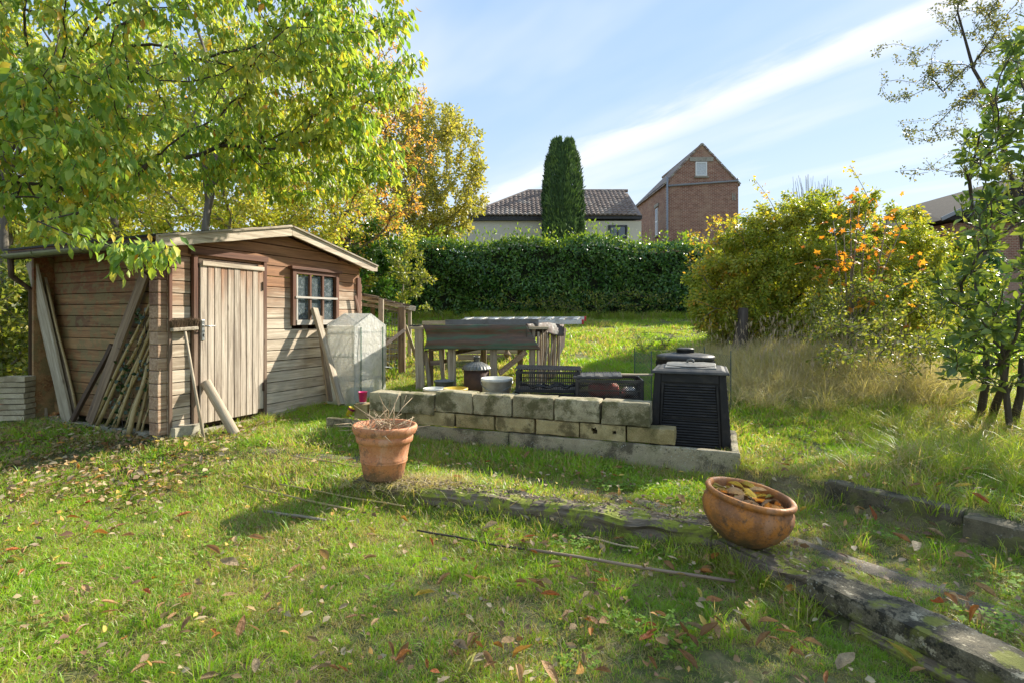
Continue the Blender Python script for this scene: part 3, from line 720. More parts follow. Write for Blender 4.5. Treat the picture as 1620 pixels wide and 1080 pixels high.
# roof
def roofside(x0, x1, name, mat, lift, th, ya, yb):
    mb = MB(); d = (x1 - x0)
    z = lambda x: AP - SLP * abs(x - RX) + lift
    return mb.add([(x0, ya, z(x0)), (x1, ya, z(x1)), (x1, yb, z(x1)), (x0, yb, z(x0)), (x0, ya, z(x0) - th), (x1, ya, z(x1) - th), (x1, yb, z(x1) - th), (x0, yb, z(x0) - th)],
                  [(0, 1, 2, 3), (7, 6, 5, 4), (0, 4, 5, 1), (1, 5, 6, 2), (2, 6, 7, 3), (3, 7, 4, 0)])
XL, XR = -.21, 2.80
obj('roof', roofside(XL, RX, 'roof', M_roofing, .018, .02, -.15, WD + .2), M_roofing, shed)
obj('roof', roofside(RX, XR, 'roof', M_roofing, .018, .02, -.15, WD + .2), M_roofing, shed)
for i in range(14):                                           # roof boards seen from below under the verge
    for a, b in ((XL + .02, RX - .005), (RX + .005, XR - .02)):
        xa = a + (b - a) * i / 14; xb = a + (b - a) * (i + 1) / 14 - .006
        obj('roof_board', roofside(xa, xb, '', None, -.004, .022, -.145, WD + .15), M_plank, shed)
for a, b, s in ((XL, RX - .001, -1), (RX + .001, XR, 1)):
    mb = MB(); nn = 14
    for i in range(nn + 1):
        x_ = a + (b - a) * i / nn; z = roof(x_); j = random.uniform(-.004, .004); e = .03 if i == (0 if s < 0 else nn) else 0
        for yy in (-.185, -.157): mb.v += [(x_, yy, z + .012 + j), (x_ , yy, z - .105 + e - j)]
        if i:
            q = 4 * i; mb.f += [(q - 4, q, q + 1, q - 3), (q - 2, q - 1, q + 3, q + 2), (q - 4, q - 2, q + 2, q), (q - 3, q + 1, q + 3, q - 1)]
    mb.f += [(0, 1, 3, 2), (4 * nn, 4 * nn + 2, 4 * nn + 3, 4 * nn + 1)]
    obj('fascia_board', mb, M_fascia, shed, bevel=.003)
    mb2 = MB(); mb2.bar((a + .01, -.192, roof(a) - .002), (b - .005, -.192, roof(b) - .002), .03, .016, up=(0, 0, 1)); obj('verge_batten', mb2, M_greyx, shed)
for xx in (.35, 2.25): obj('purlin', MB().box((xx, -.07, roof(xx) - .065), (.05, .16, .06)), M_trimx, shed)
gut = MB(); gp = []                                          # half-round gutter
for k in range(9):
    a = math.pi * (k / 8) + math.pi; gp.append((XL - .035 + .045 * math.cos(a), roof(XL) - .055 + .045 * math.sin(a)))
gp2 = [(XL - .035 + (p[0] - XL + .035) * .86, roof(XL) - .055 + (p[1] - roof(XL) + .055) * .86) for p in gp[::-1]]
gut.prism(gp + gp2, -.14, WD + .06); gt = obj('gutter', gut, M_gutter, shed, smooth=False)
for yy in (.12, .85, 1.7): 
    mb = MB().tube([(XL - .035 + .05 * math.cos(math.pi * (1 + k / 8)), yy, roof(XL) - .055 + .05 * math.sin(math.pi * (1 + k / 8))) for k in range(9)], .006, 5); obj('gutter_bracket', mb, M_gutter, gt)
obj('eaves_board', MB().box((XL + .01, WD / 2, roof(XL) - .06), (.02, WD + .2, .09)), M_darkplank, shed)
obj('downpipe', MB().tube([(XL - .02, WD, roof(XL) - .09), (XL, WD + .03, 1.55), (-.02, WD + .06, 1.4), (-.02, WD + .06, .0)], .03, 8), M_darkplank, shed, smooth=True)

# ------------------------------------------------------------------ things leaning on the shed
def lean_board(name, label, cat, a, b, w, th, mat, group=None, up=None, seed=0):
    """a board from foot a to head b, its origin at the foot"""
    a, b = Vector(a), Vector(b); t = b - a; L = t.length; mb = MB().rough((w, th, L), (2, 1, max(3, int(L / .15))), .004, seed, Matrix.Translation((0, 0, L / 2)))
    o = link(name, mb.mesh(name, mat)); z = t.normalized(); n = Vector(up or (-SD)); x = n.cross(z).normalized(); y = z.cross(x)
    o.matrix_world = Matrix(((x.x, y.x, z.x, a.x), (x.y, y.y, z.y, a.y), (x.z, y.z, z.z, a.z), (0, 0, 0, 1)))
    return tag(o, label, cat, group)
def pole(name, label, cat, a, b, r, mat, group=None, bend=.01, n=8, knots=True, r1=None):
    a, b = Vector(a), Vector(b); L = (b - a).length; k = 9; s = random.random() * 9
    pts = []; rr = []
    for i in range(k):
        u = i / (k - 1); p = Vector((noise.noise(Vector((u * 2 + s, 0, 0))) * bend * 2 * math.sin(math.pi * u), noise.noise(Vector((u * 2, s, 5))) * bend * 2 * math.sin(math.pi * u), u * L)); pts.append(p); rr.append(r + ((r1 or r) - r) * u)
    mb = MB().tube(pts, rr, n)
    if knots:
        for i in range(1, k - 1):
            if i % 2: mb.tube([pts[i] - Vector((0, 0, .006)), pts[i], pts[i] + Vector((0, 0, .006))], [rr[i], rr[i] * 1.28, rr[i]], n)
    o = link(name, mb.mesh(name, mat, True)); q = (b - a).to_track_quat('Z', 'Y'); o.rotation_euler = q.to_euler(); o.location = a
    return tag(o, label, cat, group)
lean_board('wide_board', 'wide dirty white board leaning to the left against the shed side wall under the gutter', 'board', SL(108, 668, .05), SL(50, 414, .0), .19, .03, M_dirtywhite)
lean_board('narrow_board', 'narrow brown board standing just behind the wide dirty white board', 'board', SL(121, 664, .10), SL(67, 428, .08), .07, .03, M_greyz, seed=3)
pole('thin_batten', 'thin pale cane lying along the right edge of the wide white board', 'cane', SL(122, 650, .07), SL(74, 450, .06), .012, M_cane)
lean_board('dark_plank', 'dark brown plank leaning right against the shed side wall, its rotten foot on the plinth', 'plank', SL(142, 668, .03), SL(230, 432, REC - .07), .13, .035, M_brownz, seed=8)
lean_board('dark_batten', 'near-black batten standing between the wide white board and the rotten plank', 'batten', SL(113, 668, .03), SL(178, 545, .10), .055, .04, M_darkplank, seed=9)
lean_board('short_stake', 'short grey stake leaning on the shed wall left of the wide white board', 'stake', SL(73, 659, .08), SL(62, 568, .10), .045, .03, M_greyz, seed=10)
canes = [((146, 670), (239, 478), .013, 'long curved cane leaning right, leftmost of the canes on the shed side'), ((154, 672), (238, 502), .015, 'thick pale cane second from the left on the shed side wall'),
         ((168, 674), (237, 530), .014, 'straight grey cane third from the left on the shed side wall'), ((178, 676), (238, 545), .010, 'thin cane crossing in the middle of the canes on the shed side'),
         ((183, 678), (238, 520), .013, 'tall yellowish cane in the middle of the canes on the shed side'), ((197, 680), (238, 572), .007, 'thinnest yellow cane beside the thick short pole on the shed side'),
         ((203, 690), (238, 562), .019, 'thick grey pole whose foot stands in front of the shed plinth'), ((217, 682), (239, 590), .013, 'short grey cane close to the shed log corner'),
         ((224, 683), (240, 622), .008, 'shortest cane, right against the shed log corner')]
for i, (f, h, r, lab) in enumerate(canes):
    pole('cane', lab, 'cane', SL(f[0], f[1], .03 if i != 6 else -.04), SL(h[0], h[1], REC - .04), r * 1.3, M_cane, 'canes leaning on the shed side wall', bend=.03 if i < 2 else .01, r1=r * 1.0)
# ivy on the side wall
ip = []; stems = MB()
for k in range(5):
    p = [SL(175 + 10 * k, 684 - k, .05)]; 
    for j in range(12): p.append(p[-1] + SY * random.uniform(-.09, .05) * (1 if k > 1 else .6) + Vector((0, 0, random.uniform(.06, .13))) * (1 if k != 0 else .7) + SD * random.uniform(-.0, .008))
    stems.tube(p, .004, 5); ip += [(q, Vector((0, 0, 1))) for q in p]
ivy = thing('ivy', 'dark green ivy climbing between the canes on the shed side wall', 'ivy', tuple(SL(200, 684, .05)))
b = np.array(ivy.location); n = 170
src = [random.choice(ip)[0] for _ in range(n)]
pos = np.array([tuple(q + SY * random.gauss(0, .05) + Vector((0, 0, random.gauss(0, .05))) - SD * random.uniform(-.02, .05)) for q in src])
me = leaves_mesh('foliage', pos - b, rng.normal(size=(n, 3)) * .5 + np.array([0, 0, -.6]), np.array([tuple(-SD)] * n) + rng.normal(size=(n, 3)) * .4, np.full(n, .045), np.full(n, .042), rng.random(n), L_ivy)
link('foliage', me, ivy)['kind'] = 'stuff'
st = obj('stem', stems, M_barkd, ivy); st.location = -ivy.location

# broom standing upside down against the door frame
broom = thing('broom', 'old yard broom standing bristles up against the shed beside the door', 'broom', tuple(SF(323, 697, .28)))
hd = SF(292, 521, .06); ft = SF(323, 697, .28); bl = broom.location
mb = MB().tube([ft - bl, (ft + hd) / 2 - bl + Vector((.0, 0, .0)), hd - bl], [.014, .013, .013], 8); obj('handle', mb, M_greyz, broom, smooth=True)
h0, h1 = SF(271, 522, .06), SF(312, 519, .06); h0 = hd + (h0 - hd); ax_ = (h1 - h0)
mb = MB().bar(h0 - bl, h1 - bl, .05, .035); obj('head', mb, M_greyx, broom, bevel=.008)
mb = MB()
for i in range(420):
    p = h0.lerp(h1, random.uniform(.02, .98)) - bl + SY * random.uniform(-.02, .02) + Vector((0, 0, .015)); q = p + Vector((random.gauss(0, .012), random.gauss(0, .012), random.uniform(.055, .085)))
    mb.bar(p, q, .003, .003)
obj('bristles', mb, M_bristle, broom)['kind'] = 'stuff'
# round post leaning on the door
pole('round_post', 'short thick rounded grey post leaning against the foot of the shed door', 'post', SF(378, 697, .42), SF(325, 603, .07), .046, M_greyz, bend=.0, n=14, knots=False)
# two beams leaning on the wall under the window
lean_board('leaning_beam', 'long pale square beam leaning to the window sill, in front of the plastic greenhouse', 'beam', SF(541, 640, .62), SF(497, 488, .07), .085, .05, M_greyz, up=SY * -1, seed=5)
lean_board('leaning_plank', 'darker plank leaning just behind the long pale beam under the shed window', 'plank', SF(522, 634, .40), SF(505, 500, .06), .085, .03, M_brownz, up=SY * -1, seed=6)
lean_board('short_offcut', 'short reddish offcut leaning against the shed wall above the plastic greenhouse', 'plank', SF(570, 505, .06), SF(562, 468, .05), .05, .02, M_trim, up=SY * -1, seed=7)

# ------------------------------------------------------------------ plastic mini greenhouse
gs, gq, gw, gd = 1.898, .12, .60, .43
gb = SW(gs, -gq - gd, 0); gb.z = .235; gh = thing('mini_greenhouse', 'small tiered greenhouse with cloudy plastic cover and green tube frame beside the shed window', 'greenhouse', tuple(gb), SANG)
GH, GA = .97, 1.12                                            # eaves and apex ; local x along the wall, y towards the wall
def film(pts, nu, nv, amp, seed):
    mb = MB(); a, b, c, d = [Vector(p) for p in pts]; nrm = (b - a).cross(d - a).normalized()
    for j in range(nv + 1):
        for i in range(nu + 1):
            u, v = i / nu, j / nv; p = a.lerp(b, u).lerp(d.lerp(c, u), v)
            w = noise.noise(Vector((u * 3 + seed, v * 2.5, seed))) + .6 * noise.noise(Vector((u * 9 + seed, v * 4, 1)))
            mb.v.append(tuple(p + nrm * amp * w * (1 if 0 < u < 1 else .3)))
    for j in range(nv):
        for i in range(nu): q = j * (nu + 1) + i; mb.f.append((q, q + 1, q + nu + 2, q + nu + 1))
    return mb
def fo(name, mb): return obj(name, mb, M_film, gh, smooth=True)
fo('cover', film([(0, -.01, .0), (0, gd, .0), (0, gd, GH), (0, -.01, GH)], 14, 24, .014, 1))              # long side towards the camera
fo('cover', film([(gw, 0, .0), (gw, gd, .0), (gw, gd, GH), (gw, 0, GH)], 10, 14, .012, 2))
fo('door_flap', film([(0, -.008, .02), (gw, -.008, .02), (gw, -.008, GH), (0, -.008, GH)], 16, 24, .014, 3))
fo('cover', film([(0, gd, .0), (gw, gd, .0), (gw, gd, GH), (0, gd, GH)], 10, 12, .01, 4))
fo('roof_cover', film([(0, -.012, GH), (0, gd, GH), (gw / 2, gd, GA), (gw / 2, -.012, GA)], 10, 8, .006, 5))
fo('roof_cover', film([(gw, -.012, GH), (gw, gd, GH), (gw / 2, gd, GA), (gw / 2, -.012, GA)], 10, 8, .006, 6))
for yy in (-.009, gd):
    fo('gable_cover', MB().add([(0, yy, GH), (gw, yy, GH), (gw / 2, yy, GA)], [(0, 1, 2)]))
for x_ in (.02, gw - .02):
    for y_ in (.01, gd - .02): obj('post', MB().tube([(x_, y_, 0), (x_, y_, GH)], .009, 8), M_green, gh, smooth=True)
for y_ in (.01, gd - .02):
    obj('rafter', MB().tube([(.02, y_, GH), (gw / 2, y_, GA - .01), (gw - .02, y_, GH)], .009, 8), M_green, gh, smooth=True)
for z in (.30, .60, .88):
    mb = MB()
    for a, b in (((.02, .01), (gw - .02, .01)), ((gw - .02, .01), (gw - .02, gd - .02)), ((gw - .02, gd - .02), (.02, gd - .02)), ((.02, gd - .02), (.02, .01))):
        mb.tube([(a[0], a[1], z), (b[0], b[1], z)], .007, 6)
    if z < .8:
        for k in range(1, 12): x_ = .02 + (gw - .04) * k / 12; mb.tube([(x_, .01, z), (x_, gd - .02, z)], .0022, 4)
    obj('shelf', mb, M_green, gh)
for x_ in (.10, gw - .08):
    obj('zip', MB().bar((x_, -.022, .05), (x_, -.022, GH - .02), .014, .004, up=(0, 1, 0)), M_green, gh)
o = obj('seed_tray', MB().box((0, 0, 0), (.30, .22, .16)), plain('pale_green_tray', (.30, .42, .25), .5), bevel=.01); o.location = SW(gs + .32, -gq - .25, 0); o.location.z = .235 + .09
tag(o, 'pale green plastic box standing inside the small plastic greenhouse', 'box')

# ------------------------------------------------------------------ lean-to shelter behind the shed
lt = thing('lean_to', 'rickety timber lean-to with a wire mesh gate behind the right end of the shed', 'shelter', tuple(P(620, 590, 8.3)))
lb = lt.location
def ltp(px, py, Y): return P(px, py, Y) - lb
obj('roof_panel', MB().add([tuple(ltp(566, 463, 7.9)), tuple(ltp(655, 484, 8.4)), tuple(ltp(640, 484, 10.2)), tuple(ltp(560, 466, 9.8)), tuple(ltp(566, 466.5, 7.9)), tuple(ltp(655, 487.5, 8.4)), tuple(ltp(640, 487, 10.2)), tuple(ltp(560, 469, 9.8))],
     [(0, 1, 2, 3), (7, 6, 5, 4), (0, 4, 5, 1), (1, 5, 6, 2), (2, 6, 7, 3), (3, 7, 4, 0)]), M_tarp, lt)
obj('fascia_board', MB().bar(ltp(560, 468, 7.95), ltp(657, 489, 8.42), .03, .075), M_fascia, lt, bevel=.004)
obj('beam', MB().bar(ltp(562, 480, 8.1), ltp(650, 494, 8.5), .05, .05), M_greyx, lt)
for px_, Y, yt, yb, w, m in ((603, 7.95, 474, 590, .07, M_greyz), (636, 8.3, 486, 586, .10, M_brownz), (648, 9.3, 487, 566, .06, M_greyz), (590, 9.6, 480, 570, .07, M_brownz)):
    obj('post', MB().bar(ltp(px_, yb + 3, Y), ltp(px_, yt, Y), w, w * .8, up=(0, 1, 0)), m, lt, bevel=.004)
obj('brace', MB().bar(ltp(661, 572, 8.9), ltp(641, 515, 8.5), .05, .03, up=(0, 1, 0)), M_greyz, lt)
obj('brace', MB().bar(ltp(606, 548, 8.0), ltp(640, 522, 8.25), .05, .03, up=(0, 1, 0)), M_trimx, lt)
for k in range(6):
    q = k / 5; p0, p1 = ltp(571 + k * 3, 470 + k * 3, 8.0 + k * .05), ltp(571 + k * 14, 470 + k * 3, 8.0 + k * .08)
for k in range(5): obj('roof_strip', MB().bar(ltp(575 + k * 2, 465 + k * 4.6 , 7.88 + k*.1), ltp(600 + k * 12, 470 + k * 3.9, 7.95 + k * .1), .10, .012), M_greyx, lt)
mesh_ = MB()
ga, gb_ = ltp(606, 492, 8.6), ltp(634, 496, 8.8)
for k in range(7): p = ga.lerp(gb_, k / 6); mesh_.tube([p, p - Vector((0, 0, .92))], .007 if k % 6 else .014, 5)
for k in range(10): mesh_.tube([ga - Vector((0, 0, k * .1)), gb_ - Vector((0, 0, k * .1))], .005 if k % 9 else .014, 5)
obj('wire_gate', mesh_, M_wire, lt)
k = 0
for r in range(5):                                            # rubble stacked low inside
    for c in range(4):
        o = link('stone', MB().rough((.15, .12, .085), (2, 2, 1), .015, r * 5 + c).mesh('stone', M_paver if (r + c) % 3 else M_yblock)); p = P(604 + 9 * c, 578, 9.1)
        o.location = (p.x + (r % 2) * .05, p.y + (r % 2) * .02, g(p.x, p.y) + .05 + r * .088)
        tag(o, 'pale rubble stone in the low stack behind the wire mesh gate', 'stone', 'rubble stones stacked behind the mesh gate')

# ------------------------------------------------------------------ pavers stacked left of the shed
def at(px_, Y, zoff=0): 
    X = (px_ - CX) / F * Y; return Vector((X, Y, g(X, Y) + zoff))
pb = SL(25, 665, -.02); pb = Vector(((28 - CX) / F * 5.75, 5.75, CAMZ + (HY - 663) / F * 5.75))
fp = link('stone_slab', MB().rough((.55, .30, .07), (5, 3, 1), .006, 3).mesh('stone_slab', M_plinth)); fp.location = (pb.x, pb.y + .1, pb.z - .038); fp.rotation_euler = (0, 0, R(8)); tag(fp, 'flat grey slab under the stack of pavers left of the shed', 'slab')
names = ['lowest', 'second', 'third', 'fourth', 'fifth', 'sixth', 'seventh', 'topmost']
for k in range(8):
    o = link('paver', MB().rough((.26, .15, .054), (4, 2, 1), .003, k + 20).mesh('paver', M_paver)); o.location = (pb.x + random.uniform(-.008, .008), pb.y, pb.z + .028 + k * .0595); o.rotation_euler = (0, 0, R(5 + random.uniform(-3, 3)))
    tag(o, '%s paver %sof the pale stack left of the shed' % (names[k], '' if k in (0, 7) else 'from the bottom '), 'paver', 'pavers stacked left of the shed')
o = link('orange_pot', MB().lathe([(0, 0), (.06, 0), (.075, .12), (.085, .12), (.085, .15), (.07, .15), (.05, .02)], 20).mesh('orange_pot', M_terra, True)); o.location = (pb.x - .30, pb.y + .15, pb.z); tag(o, 'small clay pot at the left edge beside the stacked pavers', 'pot')

# ------------------------------------------------------------------ block wall on concrete slabs
WA, WB = Vector((-1.88, 5.35, 0)), Vector((1.70, 3.95, 0)); WDIR = (WB - WA).normalized(); WN = Vector((WDIR.y, -WDIR.x, 0)); WANG = math.atan2(WDIR.y, WDIR.x)
WLEN = (WB - WA).length
def WP(s, q, z): return WA + WDIR * s - WN * q + Vector((0, 0, z))     # q = behind the face
wall = thing('block_wall', 'low loose wall of grey and sandy concrete blocks on long concrete slabs', 'wall', tuple(WP(0, 0, .1)), WANG)
def wallbox(name, s0, s1, q0, q1, z0, z1, mat, seed, div=(7, 3, 3), amp=.006, rz=0):
    o = link(name, MB().rough((s1 - s0, q1 - q0, z1 - z0), div, amp, seed, freq=7).mesh(name, mat, False), wall)
    o.location = ((s0 + s1) / 2, (q0 + q1) / 2, (z0 + z1) / 2 - .1); o.rotation_euler = (0, 0, rz)
    m = o.modifiers.new('bevel', 'BEVEL'); m.width = .004; m.limit_method = 'ANGLE'
    return o
wallbox('slab', 0, .30, -.005, .06, .12, .30, M_concrete, 1)
wallbox('slab', .305, 1.98, 0, .06, .10, .30, M_concrete, 2, (30, 2, 5))
wallbox('slab', 1.985, WLEN, .0, .06, .03, .30, M_concrete, 3, (30, 2, 5))
wallbox('slab', WLEN - .065, WLEN - .005, .065, .9, .05, .295, M_concrete, 4, (2, 14, 4))
zy0, zy1 = .302, .432                                      # sandy course
def pixs(px_, q):                                            # pixel column -> distance along the wall at q behind its face
    u = (px_ - CX) / F; A = WA - WN * q; return (u * A.y - A.x) / (WDIR.x - WDIR.y * u)
cs = [pixs(v, .03) for v in (640, 719, 782, 846, 917, 990, 1069)]
for i in range(len(cs) - 1):
    mat = M_yblock
    if i == 4:                                               # the block with two broken holes
        s0, s1 = cs[i], cs[i + 1]; L = s1 - s0 - .008; hx = [(.32 * L, .024), (.76 * L, .014)]
        mb = MB(); nx_, nz2 = 36, 14; holes = set()
        vid = {}
        for yy in (0, .18):
            for a in range(nx_ + 1):
                for c in range(nz2 + 1):
                    p = (a / nx_ * L - L / 2, yy - .09, c / nz2 * .126 - .063); vid[(yy, a, c)] = len(mb.v); mb.v.append((p[0], p[1] + noise.noise(Vector(p) * 9) * .004, p[2]))
        def hole(a, c):
            x_, z_ = (a + .5) / nx_ * L, (c + .5) / nz2 * .126 - .070
            return any(((x_ - h) ** 2 + (z_ * .9) ** 2) ** .5 < r * (1 + .5 * noise.noise(Vector((x_ * 60, z_ * 60, 0)))) for h, r in hx)
        for a in range(nx_):
            for c in range(nz2):
                if hole(a, c):
                    for da, dc, e in ((-1, 0, (0, 0, 0, 1)), (1, 0, (1, 0, 1, 1)), (0, -1, (0, 0, 1, 0)), (0, 1, (0, 1, 1, 1))):
                        if not hole(a + da, c + dc): mb.f.append((vid[(0, a + e[0], c + e[1])], vid[(0, a + e[2], c + e[3])], vid[(.18, a + e[2], c + e[3])], vid[(.18, a + e[0], c + e[1])]))
                    continue
                mb.f.append((vid[(0, a, c)], vid[(0, a + 1, c)], vid[(0, a + 1, c + 1)], vid[(0, a, c + 1)])); mb.f.append((vid[(.18, a, c)], vid[(.18, a, c + 1)], vid[(.18, a + 1, c + 1)], vid[(.18, a + 1, c)]))
        for a in range(nx_):
            for c in (0, nz2): mb.f.append((vid[(0, a, c)], vid[(.18, a, c)], vid[(.18, a + 1, c)], vid[(0, a + 1, c)]))
        for c in range(nz2):
            for a in (0, nx_): mb.f.append((vid[(0, a, c)], vid[(0, a, c + 1)], vid[(.18, a, c + 1)], vid[(.18, a, c)]))
        o = link('block', mb.mesh('block', M_yblock), wall); o['label'] = 'sandy block with two broken holes'; o.location = ((s0 + s1) / 2, .12, (zy0 + zy1) / 2 - .1)
    else:
        wallbox('block', cs[i] + .004, cs[i + 1] - .004, .03, .21, zy0, zy1 + random.uniform(-.003, .002), M_yblock, 10 + i, rz=random.uniform(-.006, .006))
wallbox('small_block', pixs(686, .03), pixs(716, .03), .03, .16, zy1 + .004, zy1 + .042, M_yblock, 31, (3, 2, 1))
wallbox('block', pixs(583, .05), cs[0] - .006, .05, .22, .30, .40, M_yblock, 30)
ts = [583, 633, 687, 747, 809, 876, 949, 1029]
for i in range(7):
    s0, s1 = pixs(ts[i], .02), pixs(ts[i + 1], .02); zt = .625 if i > 1 else .585
    z0 = zy1 + .003 + (.0 if i > 1 else -.035)
    o = wallbox('block', s0 + .004 + (.006 if i == 6 else 0), s1 - .004, .02 + random.uniform(-.006, .006), .21, z0, zt + random.uniform(-.004, .004), M_block, 40 + i, (12, 5, 6), .0065, rz=random.uniform(-.012, .012))
# little cups
def cup(name, label, px_, s, q, z, r0, r1, h, mat, group=None, band=None, rim=None, tilt=0):
    o = thing(name, label, 'cup', tuple(WP(s, q, z))); o.rotation_euler = (0, tilt, 0)
    obj('body', MB().lathe([(0, 0), (r0, 0), (r1, h), (r1 * 1.06, h), (r1 * .93, h * .98), (r0 * .9, .006), (0, .006)], 24), mat, o, smooth=True)
    if band: obj('band', MB().lathe([(r1 * 1.01, h * .72), (r1 * 1.03, h * .98)], 24), band, o, smooth=True)
    if rim: obj('base', MB().lathe([(0, -.012), (r0 * 1.05, -.012), (r0 * 1.0, .004)], 24), rim, o)
    return o
cup('pink_cup', 'bright pink plastic cup at the left end of the block wall', 0, pixs(574, .10), .10, .468, .034, .043, .10, M_pink, rim=M_clear)
o = wallbox('small_block', pixs(560, .06), pixs(582, .06) , .05, .20, .302, .452, M_yblock, 33, (3, 3, 2))
cup('striped_cup', 'small tipped yellow and maroon cup on the slab left of the pink one', 0, pixs(551, .03), .03, .335, .028, .034, .085, M_yellow, band=M_maroon, tilt=R(28))

# ------------------------------------------------------------------ buckets, drum and crates behind the wall
def bucket(name, label, px_, Y, r, h, mat, top_y, handle=True, fill=None):
    x_ = (px_ - CX) / F * Y; zt = CAMZ + (HY - top_y) / F * Y; z0 = min(g(x_, Y), zt - h * .6); h = max(h, zt - z0) if zt - z0 < h * 1.3 else zt - z0
    o = thing(name, label, 'bucket', (x_, Y, zt - h))
    obj('body', MB().lathe([(0, 0), (r * .82, 0), (r * .98, h * .93), (r * 1.05, h * .93), (r * 1.06, h), (r * .99, h), (r * .80, .01), (0, .01)], 32), mat, o, smooth=True)
    if fill: obj('contents', MB().lathe([(0, h * .8), (r * .94, h * .8)], 24), fill, o)
    if handle: obj('handle', MB().tube([(r * 1.05 * math.cos(a), -r * 1.02 * math.sin(a) * .9 , h * .93 - r * .55 * math.sin(a)) for a in [math.pi * k / 12 for k in range(13)]], .004, 5), M_wire, o)
    return o
bucket('white_bucket', 'large white bucket behind the wall, left of the black crates', 786, 5.35, .152, .33, M_bwhite, 597)
bucket('small_bucket', 'small pale grey bucket behind the wall beside the left table post', 687, 5.6, .113, .25, M_bwhite, 613, fill=M_bgrey)
bucket('yellow_bucket', 'yellow rimmed bucket behind the wall, between the white and grey ones', 721, 5.5, .12, .22, M_byell, 613, handle=False)
bucket('grey_tub', 'grey metal tub in the shade under the table', 703, 6.6, .12, .16, M_bgrey, 601, handle=False)
dr = thing('rusty_drum', 'rusty brown drum with a ribbed conical lid and short chimney under the table', 'drum', tuple(at(754, 6.2)))
dz = CAMZ + (HY - 582) / F * 6.2 - dr.location.z
obj('body', MB().lathe([(0, 0), (.15, 0), (.15, dz), (.14, dz)], 32), M_rust, dr, smooth=True)
mb = MB(); nn = 48
prof = [(.168, dz - .012), (.168, dz), (.15, dz + .03), (.06, dz + .075), (.04, dz + .078)]
for r_, z in prof:
    for k in range(nn): rr = r_ * (1 + (.02 if k % 2 else -.02) * (1 if r_ > .05 else 0)); mb.v.append((rr * math.cos(2 * math.pi * k / nn), rr * math.sin(2 * math.pi * k / nn), z))
for i in range(len(prof) - 1):
    for k in range(nn): mb.f.append((i * nn + k, i * nn + (k + 1) % nn, (i + 1) * nn + (k + 1) % nn, (i + 1) * nn + k))
obj('lid', mb, M_zinc, dr)
obj('chimney', MB().lathe([(.035, dz + .06), (.035, dz + .14), (.039, dz + .14), (.039, dz + .13)], 20), M_zinc, dr, smooth=True)
obj('handle', MB().tube([(-.13, -.03, dz + .02), (-.12, -.04, dz + .06), (-.09, -.04, dz + .065), (-.07, -.03, dz + .05)], .005, 6), M_zinc, dr)

def crate(name, label, loc, rz, size, group=None, holes='bars', mat=None, panel=None):
    L, W, H = size; mat = mat or M_crate; o = thing(name, label, 'crate', loc, rz, group)
    obj('bottom', MB().box((0, 0, .012), (L - .01, W - .01, .012)), mat, o)
    for sx in (-1, 1):
        for sy in (-1, 1): obj('corner_post', MB().box((sx * (L / 2 - .012), sy * (W / 2 - .012), H / 2), (.03, .03, H - .004)), mat, o, bevel=.004)
    rim = MB()
    for z, t in ((H - .012, .024), (.016, .032), (H * .5, .010)):
        for s in (-1, 1): rim.box((0, s * (W / 2 - .004), z), (L, .012, t)); rim.box((s * (L / 2 - .004), 0, z), (.012, W - .016, t))
    obj('rim', rim, mat, o)
    gr = MB()
    if holes == 'bars':
        n = int(L / .019)
        for s in (-1, 1):
            for k in range(1, n): gr.box((-L / 2 + L * k / n, s * (W / 2 - .005), H / 2), (.0055, .006, H - .05))
            for k in range(1, int(W / .019)): gr.box((s * (L / 2 - .005), -W / 2 + .019 * k, H / 2), (.006, .0055, H - .05))
    else:
        for s in (-1, 1):
            for k in range(-int(H / .02), int(L / .02)):
                for sg in (1, -1):
                    x0 = -L / 2 + .02 * k; a = [x0, .03]; b_ = [x0 + H - .05, H - .02]
                    if a[0] < -L / 2: a = [-L / 2, .03 - L / 2 - x0]
                    if b_[0] > L / 2: b_ = [L / 2, H - .02 - (b_[0] - L / 2)]
                    if b_[0] - a[0] < .01: continue
                    gr.bar((sg * a[0], s * (W / 2 - .005), a[1]), (sg * b_[0], s * (W / 2 - .005), b_[1]), .005, .006, up=(0, 1, 0))
            for k in range(1, int(W / .02)): gr.box((s * (L / 2 - .005), -W / 2 + .02 * k, H / 2), (.006, .006, H - .05))
    obj('grille', gr, mat, o)
    return o
cY = 5.15; c1 = at(863, cY); ch = .20
ctop = CAMZ + (HY - 583) / F * cY                              # top rim of the upper crate's near side
c1.z = ctop - 2 * ch - .01
sup = link('timber_box', MB().rough((1.5, .55, max(.1, c1.z - g(c1.x, cY) + .03)), (6, 3, 2), .004, 5).mesh('timber_box', M_greyx)); sup.location = (c1.x + .34, c1.y + .02, c1.z - (max(.1, c1.z - g(c1.x, cY) + .03)) / 2 - .003); sup.rotation_euler = (0, 0, R(-7))
tag(sup, 'low timber plinth behind the wall that carries the black crates', 'plinth')
crate('black_crate', 'lower black slatted crate of the stack behind the wall', tuple(c1), R(-7), (.60, .40, ch), 'black plastic crates behind the wall')
crate('black_crate', 'upper black slatted crate of the stack, a mesh tray on top', (c1.x + .03, c1.y, c1.z + ch + .004), R(-6), (.60, .38, ch), 'black plastic crates behind the wall')
tr_ = MB()
for k in range(26): tr_.box((-.31 + .62 * k / 25, 0, .006), (.006, .40, .008))
for k in range(14): tr_.box((0, -.2 + .4 * k / 13, .0145), (.62, .006, .006))
o = obj('mesh_tray', tr_, M_blackg); o.location = (c1.x + .03, c1.y, c1.z + 2 * ch + .010); o.rotation_euler = (0, R(1), R(-6)); tag(o, 'flat dark plastic mesh tray lying on the upper black crate', 'tray')
hose = MB()
